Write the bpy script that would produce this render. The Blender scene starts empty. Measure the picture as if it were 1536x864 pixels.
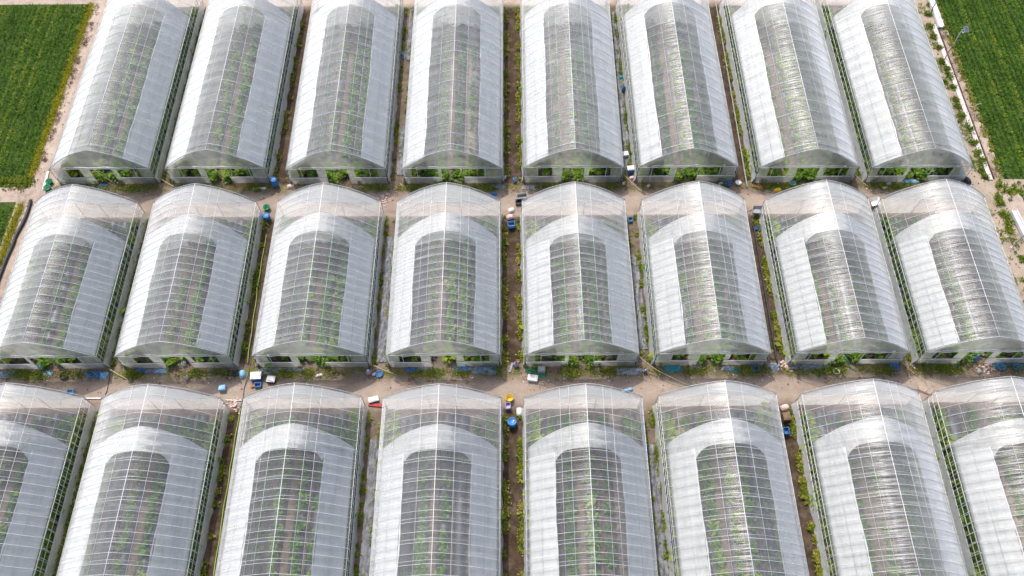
import bpy, math, random
import numpy as np
from mathutils import Vector, Matrix

# ------------------------------------------------------------------ camera, sky, sun, exposure
sc = bpy.context.scene
COL = sc.collection
F_PX, PITCH, ROLL, CAM_H = 1247.66, math.radians(59.956), math.radians(0.4018), 49.7957

cam_d = bpy.data.cameras.new('camera')
cam_d.sensor_width = 36.0
cam_d.lens = F_PX / 1536.0 * 36.0
cam_d.clip_end = 2000.0
cam = bpy.data.objects.new('camera', cam_d)
COL.objects.link(cam)
_r0 = Vector((1, 0, 0)); _u0 = Vector((0, math.sin(PITCH), math.cos(PITCH))); _f0 = Vector((0, math.cos(PITCH), -math.sin(PITCH)))
_c, _s = math.cos(ROLL), math.sin(ROLL)
_r = _c * _r0 - _s * _u0; _u = _s * _r0 + _c * _u0
M = Matrix((_r, _u, -_f0)).transposed().to_4x4()
M.translation = Vector((0, 0, CAM_H))
cam.matrix_world = M
sc.camera = cam

TO_SUN = Vector((-0.24, 0.55, 1.0)).normalized()
SUN_EL = math.asin(TO_SUN.z)
SUN_AZ = math.atan2(TO_SUN.x, TO_SUN.y)
w = bpy.data.worlds.new('World'); sc.world = w; w.use_nodes = True
nt = w.node_tree; nt.nodes.clear()
sky = nt.nodes.new('ShaderNodeTexSky'); sky.sky_type = 'NISHITA'; sky.sun_disc = False
sky.sun_elevation = SUN_EL; sky.sun_rotation = SUN_AZ % (2 * math.pi)
sky.air_density = 1.0; sky.dust_density = 3.5; sky.ozone_density = 1.0
bg = nt.nodes.new('ShaderNodeBackground'); bg.inputs[1].default_value = 0.15
wo = nt.nodes.new('ShaderNodeOutputWorld')
nt.links.new(sky.outputs[0], bg.inputs[0]); nt.links.new(bg.outputs[0], wo.inputs[0])

sun_d = bpy.data.lights.new('sun', 'SUN'); sun_d.energy = 2.0; sun_d.angle = math.radians(0.53)
sun_d.color = (1.0, 0.955, 0.89)
sun = bpy.data.objects.new('sun', sun_d); COL.objects.link(sun)
sun.rotation_euler = TO_SUN.to_track_quat('Z', 'Y').to_euler()
sun.location = (-30, 60, 80)

sc.view_settings.view_transform = 'Standard'; sc.view_settings.look = 'None'
sc.view_settings.exposure = 0.66; sc.view_settings.gamma = 1.0
sc.view_settings.use_curve_mapping = False
sc.render.engine = 'CYCLES'
sc.cycles.use_denoising = True
sc.cycles.max_bounces = 6; sc.cycles.transparent_max_bounces = 16
sc.cycles.diffuse_bounces = 3; sc.cycles.glossy_bounces = 2; sc.cycles.transmission_bounces = 6
sc.cycles.caustics_reflective = False; sc.cycles.caustics_refractive = False
sc.cycles.sample_clamp_indirect = 6.0

RNG = np.random.default_rng(7)
random.seed(11)

# ------------------------------------------------------------------ photo pixel -> point at height z
def px(x, y, z=0.0):
    X, Y = x - 768.0, 432.0 - y
    X, Y = X * _c + Y * _s, -X * _s + Y * _c
    d = Vector((X / F_PX, math.cos(PITCH) + Y / F_PX * math.sin(PITCH), -math.sin(PITCH) + Y / F_PX * math.cos(PITCH)))
    t = (z - CAM_H) / d.z
    return Vector((d.x * t, d.y * t, z))

# ------------------------------------------------------------------ mesh helpers
class MB:
    """collects verts / faces, then links them as one mesh object"""
    def __init__(s): s.v = []; s.f = []; s.sm = False
    def add(s, v, f):
        n = len(s.v); s.v += [tuple(p) for p in v]; s.f += [tuple(i + n for i in q) for q in f]; return s
    def box(s, c, d, rz=0.0):
        cx, cy, cz = c; a, b, h = d[0] / 2, d[1] / 2, d[2] / 2
        co, si = math.cos(rz), math.sin(rz); v = []
        for z in (-h, h):
            for x, y in ((-a, -b), (a, -b), (a, b), (-a, b)):
                v.append((cx + x * co - y * si, cy + x * si + y * co, cz + z))
        return s.add(v, [(0, 3, 2, 1), (4, 5, 6, 7), (0, 1, 5, 4), (1, 2, 6, 5), (2, 3, 7, 6), (3, 0, 4, 7)])
    def tube(s, pts, r, n=6, cap=True):
        pts = [Vector(p) for p in pts]; rings = []; up0 = None
        for i, p in enumerate(pts):
            t = (pts[min(i + 1, len(pts) - 1)] - pts[max(i - 1, 0)]).normalized()
            if up0 is None or abs(up0.dot(t)) > 0.98:
                up0 = Vector((0, 1, 0)) if abs(t.y) < 0.9 else Vector((0, 0, 1))
            a = t.cross(up0).normalized(); b = a.cross(t).normalized()
            rr = r[i] if isinstance(r, (list, tuple)) else r
            rings.append([p + (a * math.cos(2 * math.pi * k / n) + b * math.sin(2 * math.pi * k / n)) * rr for k in range(n)])
        v = [q for R in rings for q in R]; f = []
        for i in range(len(pts) - 1):
            for k in range(n):
                f.append((i * n + k, i * n + (k + 1) % n, (i + 1) * n + (k + 1) % n, (i + 1) * n + k))
        if cap: f += [tuple(range(n))[::-1], tuple((len(pts) - 1) * n + k for k in range(n))]
        return s.add(v, f)
    def lathe(s, prof, n=16, c=(0, 0, 0), cap_bottom=True, sx=1.0, sy=1.0):
        v = []; f = []
        for r, z in prof:
            for k in range(n):
                a = 2 * math.pi * k / n; v.append((c[0] + r * sx * math.cos(a), c[1] + r * sy * math.sin(a), c[2] + z))
        for i in range(len(prof) - 1):
            for k in range(n):
                f.append((i * n + k, i * n + (k + 1) % n, (i + 1) * n + (k + 1) % n, (i + 1) * n + k))
        if cap_bottom: f.append(tuple(range(n))[::-1])
        return s.add(v, f)
    def grid(s, P):
        """P: array (m, n, 3)"""
        m, n = P.shape[:2]
        v = P.reshape(-1, 3).tolist()
        f = [(i * n + j, i * n + j + 1, (i + 1) * n + j + 1, (i + 1) * n + j) for i in range(m - 1) for j in range(n - 1)]
        return s.add(v, f)
    def mesh(s, name, mat, smooth=False):
        me = bpy.data.meshes.new(name); me.from_pydata(s.v, [], s.f)
        if mat: me.materials.append(mat)
        if smooth: me.polygons.foreach_set('use_smooth', [True] * len(me.polygons))
        me.update(); return me

def link(name, me, parent=None, loc=(0, 0, 0), rot=(0, 0, 0), scale=None):
    o = bpy.data.objects.new(name, me); COL.objects.link(o)
    o.location = loc; o.rotation_euler = rot
    if scale: o.scale = scale
    if parent: o.parent = parent
    return o

def tag(o, label=None, cat=None, group=None, kind=None):
    if label: o['label'] = label
    if cat: o['category'] = cat
    if group: o['group'] = group
    if kind: o['kind'] = kind
    return o

def empty(name, loc=(0, 0, 0), rz=0.0):
    o = bpy.data.objects.new(name, None); COL.objects.link(o)
    o.location = loc; o.rotation_euler = (0, 0, rz); o.empty_display_size = 0.3
    return o

def quads(name, V, mat, attrs=None, smooth=False, tri_pattern=None):
    """fast mesh of separate quads; V (N,4,3)"""
    N = len(V); me = bpy.data.meshes.new(name)
    me.vertices.add(N * 4); me.vertices.foreach_set('co', V.reshape(-1).astype(np.float32))
    me.loops.add(N * 4); me.loops.foreach_set('vertex_index', np.arange(N * 4, dtype=np.int32))
    me.polygons.add(N); me.polygons.foreach_set('loop_start', np.arange(0, N * 4, 4, dtype=np.int32))
    try: me.polygons.foreach_set('loop_total', np.full(N, 4, dtype=np.int32))
    except Exception: pass
    if attrs:
        for k, a in attrs.items():
            at = me.attributes.new(k, 'FLOAT', 'POINT'); at.data.foreach_set('value', np.repeat(a, 4).astype(np.float32))
    if mat: me.materials.append(mat)
    me.update(calc_edges=True); me.validate()
    return me

def leaves(C, n, length, width, elev, rng, spread=0.0, curl=0.5, R=None):
    """C (N,3) plant bases -> leaf quads (N*n,4,3): a kite bent over its own length"""
    N = len(C); base = np.repeat(C, n, axis=0); K = N * n
    if R is not None: sc_ = np.repeat(R, n)
    else: sc_ = np.ones(K)
    az = rng.uniform(0, 2 * np.pi, K); el = rng.uniform(elev[0], elev[1], K)
    L = rng.uniform(length[0], length[1], K) * sc_; W = L * rng.uniform(width[0], width[1], K)
    off = rng.normal(0, 1, (K, 3)) * np.array([spread, spread, spread * 0.5]) * sc_[:, None]; off[:, 2] = np.abs(off[:, 2])
    base = base + off
    d = np.stack([np.cos(az) * np.cos(el), np.sin(az) * np.cos(el), np.sin(el)], 1)
    sd = np.stack([-np.sin(az), np.cos(az), rng.normal(0, 0.25, K)], 1)
    mid = base + d * (L * 0.5)[:, None]
    tip = base + d * L[:, None]; tip[:, 2] -= curl * L * rng.uniform(0.2, 1.0, K)
    tip[:, 2] = np.maximum(tip[:, 2], C[:, 2].min() + 0.02)
    V = np.stack([base, mid + sd * (W / 2)[:, None], tip, mid - sd * (W / 2)[:, None]], 1)
    return V

# ------------------------------------------------------------------ materials
def mat_new(name):
    m = bpy.data.materials.new(name); m.use_nodes = True
    t = m.node_tree; t.nodes.clear()
    return m, t, t.nodes, t.links

def N(t, kind, **kw):
    n = t.nodes.new(kind)
    for k, v in kw.items():
        if k in ('inp',):
            for a, b in v.items(): n.inputs[a].default_value = b
        else: setattr(n, k, v)
    return n

def mathn(t, op, a, b=None, clamp=False):
    n = t.nodes.new('ShaderNodeMath'); n.operation = op; n.use_clamp = clamp
    for i, q in enumerate((a, b)):
        if q is None: continue
        if isinstance(q, (int, float)): n.inputs[i].default_value = q
        else: t.links.new(q, n.inputs[i])
    return n.outputs[0]

def objcoord(t, scale=(1, 1, 1), rnd=50.0):
    tc = t.nodes.new('ShaderNodeTexCoord'); oi = t.nodes.new('ShaderNodeObjectInfo')
    mp = t.nodes.new('ShaderNodeMapping'); mp.inputs['Scale'].default_value = scale
    va = t.nodes.new('ShaderNodeVectorMath'); va.operation = 'ADD'
    k = mathn(t, 'MULTIPLY', oi.outputs['Random'], rnd)
    t.links.new(tc.outputs['Object'], va.inputs[0]); t.links.new(k, va.inputs[1])
    t.links.new(va.outputs[0], mp.inputs['Vector'])
    return mp.outputs[0], oi.outputs['Random']

def noise(t, vec, scale, detail=4.0, rough=0.55, dist=0.0):
    n = t.nodes.new('ShaderNodeTexNoise'); n.inputs['Scale'].default_value = scale
    n.inputs['Detail'].default_value = detail; n.inputs['Roughness'].default_value = rough
    n.inputs['Distortion'].default_value = dist
    t.links.new(vec, n.inputs['Vector']); return n.outputs['Fac']

def maprange(t, v, a, b, c, d):
    n = t.nodes.new('ShaderNodeMapRange'); t.links.new(v, n.inputs[0])
    for i, q in enumerate((a, b, c, d)): n.inputs[i + 1].default_value = q
    return n.outputs[0]

def ramp(t, fac, stops):
    n = t.nodes.new('ShaderNodeValToRGB'); e = n.color_ramp.elements
    while len(e) < len(stops): e.new(0.5)
    for i, (p, c) in enumerate(stops): e[i].position = p; e[i].color = (*c, 1)
    t.links.new(fac, n.inputs[0]); return n.outputs[0]

def film(name, opacity, tint=(0.86, 0.88, 0.88), var=0.25, rough=0.33, spec=1.0, wrinkle=0.25, wr_scale=(0.5, 7.0, 0.5), mott_scale=(1.6, 0.35, 1.6), transl=0.42, graze=1.0, streak=0.9):
    """thin polythene: part of the light passes straight, part is scattered; longer slant paths scatter more"""
    m, t, nd, lk = mat_new(name)
    v, rnd = objcoord(t, mott_scale); vf, _ = objcoord(t, (1, 1, 1)); vw, _ = objcoord(t, wr_scale)
    mott = noise(t, v, 1.3, 3, 0.6); fine = noise(t, vf, 3.2, 2, 0.6)
    mm = mathn(t, 'ADD', mathn(t, 'MULTIPLY', mott, 0.65), mathn(t, 'MULTIPLY', fine, 0.35))
    dens = maprange(t, mm, 0.3, 0.72, 1.0 - var, 1.0 + var)
    vs, _ = objcoord(t, (0.35, 4.5, 0.35)); stk = maprange(t, noise(t, vs, 1.0, 3, 0.65), 0.56, 0.74, 0.0, streak)
    dens = mathn(t, 'ADD', dens, stk)
    dens = mathn(t, 'MULTIPLY', dens, maprange(t, rnd, 0, 1, 0.78, 1.25))
    # bump: fine tight wrinkles, soft sag
    wv = noise(t, vw, 1.0, 2, 0.55, 0.3)
    h = wv
    bp = N(t, 'ShaderNodeBump', inp={'Strength': wrinkle, 'Distance': 0.12}); lk.new(h, bp.inputs['Height'])
    lw = N(t, 'ShaderNodeLayerWeight', inp={'Blend': 0.5})
    cosn = mathn(t, 'MAXIMUM', mathn(t, 'SUBTRACT', 1.0, lw.outputs['Facing']), 0.28)
    tau = -math.log(1 - opacity)
    ex = mathn(t, 'DIVIDE', mathn(t, 'MULTIPLY', dens, tau), mathn(t, 'POWER', cosn, graze) if graze != 1.0 else cosn)
    op = mathn(t, 'SUBTRACT', 1.0, mathn(t, 'POWER', math.e, mathn(t, 'MULTIPLY', ex, -1.0)), clamp=True)
    tr = N(t, 'ShaderNodeBsdfTransparent', inp={'Color': (0.97, 0.98, 0.98, 1)})
    df = N(t, 'ShaderNodeBsdfDiffuse', inp={'Color': (*tint, 1)}); lk.new(bp.outputs[0], df.inputs['Normal'])
    tl = N(t, 'ShaderNodeBsdfTranslucent', inp={'Color': (*tint, 1)})
    mx = N(t, 'ShaderNodeMixShader', inp={0: transl}); lk.new(df.outputs[0], mx.inputs[1]); lk.new(tl.outputs[0], mx.inputs[2])
    m1 = N(t, 'ShaderNodeMixShader'); lk.new(op, m1.inputs[0]); lk.new(tr.outputs[0], m1.inputs[1]); lk.new(mx.outputs[0], m1.inputs[2])
    gl = N(t, 'ShaderNodeBsdfGlossy', inp={'Roughness': rough, 'Color': (1, 1, 1, 1)}); lk.new(bp.outputs[0], gl.inputs['Normal'])
    fr = N(t, 'ShaderNodeFresnel', inp={'IOR': 1.45})
    ff = mathn(t, 'MULTIPLY', fr.outputs[0], spec, clamp=True)
    m2 = N(t, 'ShaderNodeMixShader'); lk.new(ff, m2.inputs[0]); lk.new(m1.outputs[0], m2.inputs[1]); lk.new(gl.outputs[0], m2.inputs[2])
    out = N(t, 'ShaderNodeOutputMaterial'); lk.new(m2.outputs[0], out.inputs[0])
    return m

def solid(name, col, rough=0.6, var=0.12, scale=6.0, spec=0.4, metal=0.0, col2=None, bump=0.0, rnd=50.0):
    m, t, nd, lk = mat_new(name)
    v, r = objcoord(t, (1, 1, 1), rnd); f = noise(t, v, scale, 5, 0.6)
    c2 = col2 or tuple(max(0, c * (1 - 2 * var)) for c in col)
    c1 = tuple(min(1, c * (1 + var)) for c in col)
    cr = ramp(t, f, [(0.3, c2), (0.7, c1)])
    b = N(t, 'ShaderNodeBsdfPrincipled'); b.inputs['Roughness'].default_value = rough; b.inputs['Metallic'].default_value = metal
    b.inputs['Specular IOR Level'].default_value = spec
    lk.new(cr, b.inputs['Base Color'])
    if bump:
        bp = N(t, 'ShaderNodeBump', inp={'Strength': bump, 'Distance': 0.05}); lk.new(f, bp.inputs['Height']); lk.new(bp.outputs[0], b.inputs['Normal'])
    out = N(t, 'ShaderNodeOutputMaterial'); lk.new(b.outputs[0], out.inputs[0])
    return m

def leafmat(name, stops, transl=0.35, rough=0.5):
    m, t, nd, lk = mat_new(name)
    a = N(t, 'ShaderNodeAttribute', attribute_name='tone')
    cr = ramp(t, a.outputs['Fac'], stops)
    b = N(t, 'ShaderNodeBsdfPrincipled'); b.inputs['Roughness'].default_value = rough; b.inputs['Specular IOR Level'].default_value = 0.25
    lk.new(cr, b.inputs['Base Color'])
    tl = N(t, 'ShaderNodeBsdfTranslucent'); lk.new(cr, tl.inputs['Color'])
    mx = N(t, 'ShaderNodeMixShader', inp={0: transl}); lk.new(b.outputs[0], mx.inputs[1]); lk.new(tl.outputs[0], mx.inputs[2])
    out = N(t, 'ShaderNodeOutputMaterial'); lk.new(mx.outputs[0], out.inputs[0])
    return m

MT = {}
MT['roof'] = film('roof_film', 0.078, graze=2.1, tint=(0.95, 0.95, 0.94), var=0.28, rough=0.33, spec=0.85, wrinkle=0.42, wr_scale=(0.45, 6.0, 0.45), transl=0.3)
MT['curtain'] = film('curtain_film', 0.84, tint=(0.97, 0.975, 0.97), var=0.5, rough=0.5, spec=0.2, wrinkle=0.45, wr_scale=(2.5, 0.6, 2.5), mott_scale=(2.2, 0.25, 2.2), transl=0.33, streak=0.35)
MT['cap'] = film('inner_end_film', 0.54, tint=(0.97, 0.975, 0.97), var=0.45, rough=0.45, spec=0.4, wrinkle=0.6, wr_scale=(5, 1.2, 5), transl=0.28)
MT['roll'] = film('rolled_film', 0.95, tint=(0.95, 0.95, 0.96), var=0.1, rough=0.4, spec=0.8, wrinkle=0.4, wr_scale=(9, 0.8, 9), transl=0.15)
MT['gable'] = film('gable_film', 0.22, transl=0.7, tint=(0.97, 0.97, 0.97), var=0.4, rough=0.35, spec=0.8, wrinkle=0.3, wr_scale=(5, 1, 1.2))
MT['gable_back'] = film('gable_back_film', 0.62, tint=(0.9, 0.9, 0.9), var=0.3, rough=0.4, spec=0.6, wrinkle=0.5, wr_scale=(4, 1, 1.2))
MT['panel'] = film('panel_film', 0.26, transl=0.7, tint=(0.97, 0.97, 0.96), var=0.4, rough=0.4, spec=0.6, wrinkle=0.5, wr_scale=(6, 1, 1.5), mott_scale=(2, 2, 0.8))
MT['skirt'] = film('skirt_film', 0.66, tint=(0.82, 0.84, 0.84), var=0.25, rough=0.45, spec=0.5, wrinkle=0.6, wr_scale=(1, 3, 3), mott_scale=(2, 0.6, 2))
MT['gskirt'] = film('gable_skirt_film', 0.26, transl=0.72, tint=(0.97, 0.97, 0.96), var=0.4, rough=0.45, spec=0.5, wrinkle=0.6, wr_scale=(3, 1, 1.5), mott_scale=(2, 2, 1))
MT['pipe'] = solid('galvanised_pipe', (0.66, 0.68, 0.68), 0.42, 0.08, 5.0, 0.5)
MT['pipe_dark'] = solid('weathered_pipe', (0.42, 0.43, 0.43), 0.5, 0.15, 4.0, 0.5)
MT['clip'] = solid('white_clip_rail', (0.82, 0.83, 0.82), 0.45, 0.06, 5.0, 0.5)

def ground_mat():
    m, t, nd, lk = mat_new('dirt')
    tc = N(t, 'ShaderNodeTexCoord'); v = tc.outputs['Object']
    big = noise(t, v, 0.35, 6, 0.62); med = noise(t, v, 1.9, 6, 0.65); fin = noise(t, v, 11.0, 4, 0.7)
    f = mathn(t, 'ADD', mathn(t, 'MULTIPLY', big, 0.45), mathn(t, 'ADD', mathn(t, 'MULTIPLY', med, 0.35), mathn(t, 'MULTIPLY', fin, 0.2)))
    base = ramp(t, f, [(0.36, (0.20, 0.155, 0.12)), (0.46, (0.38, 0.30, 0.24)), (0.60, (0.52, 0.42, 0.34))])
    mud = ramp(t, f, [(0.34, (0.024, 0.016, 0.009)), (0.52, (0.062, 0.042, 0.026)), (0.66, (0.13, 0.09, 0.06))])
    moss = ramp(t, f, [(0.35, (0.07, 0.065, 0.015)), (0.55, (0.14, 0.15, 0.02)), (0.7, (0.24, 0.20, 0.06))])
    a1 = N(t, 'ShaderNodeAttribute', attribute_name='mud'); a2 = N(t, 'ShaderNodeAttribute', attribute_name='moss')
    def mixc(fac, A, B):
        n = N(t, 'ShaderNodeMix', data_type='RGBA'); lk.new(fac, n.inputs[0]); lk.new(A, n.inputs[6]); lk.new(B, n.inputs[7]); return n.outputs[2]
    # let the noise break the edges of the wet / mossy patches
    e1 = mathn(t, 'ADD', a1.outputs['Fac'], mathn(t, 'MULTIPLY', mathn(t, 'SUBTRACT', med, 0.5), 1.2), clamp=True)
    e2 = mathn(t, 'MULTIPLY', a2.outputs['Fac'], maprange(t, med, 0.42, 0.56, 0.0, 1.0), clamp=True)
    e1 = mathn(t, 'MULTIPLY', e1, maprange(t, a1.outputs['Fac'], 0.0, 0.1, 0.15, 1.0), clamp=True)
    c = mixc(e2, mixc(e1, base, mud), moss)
    b = N(t, 'ShaderNodeBsdfPrincipled'); b.inputs['Roughness'].default_value = 0.95; b.inputs['Specular IOR Level'].default_value = 0.1
    lk.new(c, b.inputs['Base Color'])
    bp = N(t, 'ShaderNodeBump', inp={'Strength': 0.55, 'Distance': 0.12})
    lk.new(mathn(t, 'ADD', med, mathn(t, 'MULTIPLY', fin, 0.5)), bp.inputs['Height']); lk.new(bp.outputs[0], b.inputs['Normal'])
    out = N(t, 'ShaderNodeOutputMaterial'); lk.new(b.outputs[0], out.inputs[0])
    return m
MT['dirt'] = ground_mat()
MT['field'] = solid('field_soil', (0.055, 0.085, 0.02), 0.9, 0.4, 1.5, 0.1, col2=(0.02, 0.035, 0.008))
MT['mulch'] = solid('black_mulch_film', (0.06, 0.06, 0.07), 0.4, 0.35, 3.0, 0.4, col2=(0.02, 0.02, 0.026), bump=0.3)
MT['bedsoil'] = solid('bed_soil', (0.27, 0.22, 0.17), 0.95, 0.25, 4.0, 0.1, bump=0.4)
MT['bedsoil_dark'] = solid('bed_soil_dark', (0.14, 0.115, 0.09), 0.95, 0.3, 4.0, 0.1, bump=0.4)
MT['greysheet'] = solid('grey_ground_sheet', (0.17, 0.175, 0.19), 0.5, 0.35, 2.5, 0.4, col2=(0.05, 0.05, 0.06), bump=0.6)
MT['crop'] = leafmat('crop_leaves', [(0.0, (0.030, 0.090, 0.012)), (0.45, (0.080, 0.20, 0.022)), (0.8, (0.19, 0.34, 0.03)), (1.0, (0.34, 0.42, 0.05))])
MT['rice'] = leafmat('field_leaves', [(0.0, (0.028, 0.085, 0.001)), (0.6, (0.088, 0.215, 0.004)), (0.93, (0.15, 0.28, 0.008)), (1.0, (0.34, 0.36, 0.03))], 0.3, 0.7)
MT['weed'] = leafmat('weed_leaves', [(0.0, (0.05, 0.10, 0.010)), (0.5, (0.15, 0.22, 0.015)), (0.85, (0.31, 0.32, 0.025)), (1.0, (0.45, 0.36, 0.12))], 0.3)
MT['straw'] = leafmat('dry_leaves', [(0.0, (0.09, 0.035, 0.025)), (0.5, (0.18, 0.09, 0.06)), (1.0, (0.40, 0.30, 0.20))], 0.15)
MT['yellow'] = leafmat('yellow_grass', [(0.0, (0.16, 0.18, 0.01)), (0.5, (0.34, 0.32, 0.012)), (1.0, (0.50, 0.44, 0.03))], 0.3)

# ------------------------------------------------------------------ greenhouse layout (metres, from the photograph)
RX = {1: [-29.98, -21.58, -12.76, -4.29, 4.55, 12.89, 21.66, 29.89],
      2: [-30.17, -21.73, -12.98, -4.44, 4.43, 12.84, 21.69, 29.95],
      3: [-30.35, -21.83, -12.99, -4.42, 4.34, 12.74, 21.53, 29.81]}
YN = {1: [38.06, 38.05, 37.91, 37.88, 37.90, 37.87, 37.74, 37.70],
      2: [22.95, 22.95, 22.94, 22.89, 22.87, 22.87, 22.87, 22.88],
      3: [8.15, 8.01, 8.01, 7.90, 7.86, 7.98, 8.01, 8.12]}
LEN = {1: 18.9, 2: 12.0, 3: 12.0}
HW, HE, HR = 3.6, 1.79, 3.89
ORD = ['first', 'second', 'third', 'fourth', 'fifth', 'sixth', 'seventh', 'eighth']
ROWN = {1: 'far', 2: 'middle', 3: 'near'}

def roofz(x):
    t = 1 - abs(x) / HW
    return HE + (HR - HE) * (1.64 * t - 0.64 * t * t)

# ------------------------------------------------------------------ ground with ditches
def gapx(k, y):
    """centre of the gap right of column k (0-based) at depth y"""
    r = 1 if y > 36.4 else (2 if y > 21.4 else 3)
    return 0.5 * (RX[r][k] + RX[r][k + 1])

xs = np.concatenate([[-400, -200, -100, -60], np.arange(-48, 48.01, 0.2), [60, 100, 200, 400]])
ys = np.concatenate([[-300, -150, -60, -20, -5, 0, 3], np.arange(5, 62.01, 0.3), [66, 75, 100, 160, 300, 500]])
GX, GY = np.meshgrid(xs, ys)
GZ = np.zeros_like(GX); MUD = np.zeros_like(GX); MOSS = np.zeros_like(GX)
for r in (1, 2, 3):
    y0, y1 = min(YN[r]) - 0.2, max(YN[r]) + LEN[r] + 0.2
    iny = np.clip((GY - y0) / 0.5, 0, 1) * np.clip((y1 - GY) / 0.5, 0, 1)
    for k in range(7):
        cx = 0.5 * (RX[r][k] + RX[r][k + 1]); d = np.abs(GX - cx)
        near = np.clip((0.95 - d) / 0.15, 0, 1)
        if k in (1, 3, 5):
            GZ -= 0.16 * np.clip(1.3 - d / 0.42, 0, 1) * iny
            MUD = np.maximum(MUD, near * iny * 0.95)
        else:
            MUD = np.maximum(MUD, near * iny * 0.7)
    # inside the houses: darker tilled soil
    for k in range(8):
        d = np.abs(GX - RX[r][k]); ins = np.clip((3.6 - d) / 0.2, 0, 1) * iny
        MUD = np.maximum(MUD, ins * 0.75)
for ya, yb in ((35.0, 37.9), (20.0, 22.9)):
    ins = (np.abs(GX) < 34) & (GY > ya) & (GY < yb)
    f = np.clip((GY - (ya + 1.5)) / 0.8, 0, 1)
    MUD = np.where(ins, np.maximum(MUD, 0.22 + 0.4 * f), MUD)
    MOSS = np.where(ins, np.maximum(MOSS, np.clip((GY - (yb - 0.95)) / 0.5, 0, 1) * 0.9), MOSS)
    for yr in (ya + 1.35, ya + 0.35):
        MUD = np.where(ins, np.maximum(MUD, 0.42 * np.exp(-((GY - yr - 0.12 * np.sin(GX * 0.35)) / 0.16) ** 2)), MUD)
MUD = np.where((GX < -33.9) & (GX > -35.4) & (GY > 5), np.maximum(MUD, 0.22 * np.exp(-((GX + 34.9) / 0.12) ** 2)), MUD)
strip = (GX > 34.2) & (GX < 36.4)
MOSS = np.where(strip, 0.25, MOSS)
rough = (np.abs(GX) < 40) & (GY > 6) & (GY < 60)
GZ += np.where(rough, RNG.normal(0, 0.008, GX.shape), 0)
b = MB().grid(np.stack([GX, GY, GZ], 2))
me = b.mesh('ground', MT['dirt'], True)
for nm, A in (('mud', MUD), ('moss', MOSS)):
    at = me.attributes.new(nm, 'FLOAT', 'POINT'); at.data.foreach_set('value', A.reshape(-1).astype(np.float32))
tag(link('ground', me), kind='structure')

def sheet(name, x0, x1, y0, y1, z, mat, nx=8, ny=20, amp=0.0, kind='structure', skew=0.0):
    X, Y = np.meshgrid(np.linspace(x0, x1, nx), np.linspace(y0, y1, ny))
    Z = np.full_like(X, z) + (RNG.random(X.shape)) * amp
    X = X + skew * (Y - y0) / max(1e-6, (y1 - y0))
    return tag(link(name, MB().grid(np.stack([X, Y, Z], 2)).mesh(name, mat, True)), kind=kind)

# fields left and right of the site
sheet('field_ground', -130, -36.25, 38.3, 57.4, 0.025, MT['field'])
sheet('field_ground', -130, -36.5, -40, 36.4, 0.025, MT['field'])
sheet('field_ground', 36.75, 130, 37.9, 140, 0.025, MT['field'])
sheet('field_ground', 37.6, 130, -40, 36.2, 0.025, MT['field'])

def field(name, x0, x1, y0, y1, label, rows=0.40, step=0.17, pale=()):
    C = []; T = []
    for i, x in enumerate(np.arange(x0, x1, rows)):
        yy = np.arange(y0, y1, step); n = len(yy)
        jx = RNG.normal(0, 0.022, n); keep = RNG.random(n) > 0.05
        c = np.stack([np.full(n, x) + jx, yy + RNG.uniform(-0.06, 0.06, n), np.full(n, 0.02)], 1)[keep]
        base = 0.45 + 0.10 * math.sin(i * 1.7)
        for p in pale:
            if abs(x - p) < rows * 0.55: base = 0.9
        patch = 0.10 * np.sin(c[:, 1] * 0.9 + x * 0.6) + 0.08 * np.sin(c[:, 1] * 2.3 - x * 1.4)
        C.append(c); T.append(np.clip(base + patch + RNG.normal(0, 0.12, len(c)), 0, 1))
    C = np.concatenate(C); T = np.concatenate(T)
    V = leaves(C, 7, (0.22, 0.38), (0.12, 0.22), (0.55, 1.3), RNG, 0.045, 0.35)
    tone = np.clip(np.repeat(T, 7) + RNG.normal(0, 0.14, len(V)), 0, 1)
    tag(link(name, quads(name, V, MT['rice'], {'tone': tone})), label, 'crop field', kind='stuff')
field('field_crop', -58, -36.35, 38.6, 57.3, 'dense rows of dark green crop in the field at upper left', pale=(-38.9, -39.6, -40.3, -43.4))
field('field_crop', -48, -36.75, 18, 36.0, 'green crop filling the small field corner at middle left', pale=())
field('field_crop', 36.95, 60, 38.1, 64, 'dense bright green crop in the field at upper right', pale=(38.6, 40.3, 42.0))
field('field_crop', 38.2, 50, 18, 36.0, 'green crop filling the field corner at middle right', pale=())

# ------------------------------------------------------------------ greenhouse meshes (shared by houses of one length)
HOOP = 1.05
def arch(off=0.0, n=14, legs=True, y=0.0, foot=0.0):
    P = []
    if legs: P += [(-HW + off, y, foot), (-HW + off, y, 0.9)]
    for i in range(n + 1):
        x = -HW + 2 * HW * i / n
        P.append((x * (HW - off) / HW, y, roofz(x) - off))
    if legs: P += [(HW - off, y, 0.9), (HW - off, y, foot)]
    return P

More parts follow.
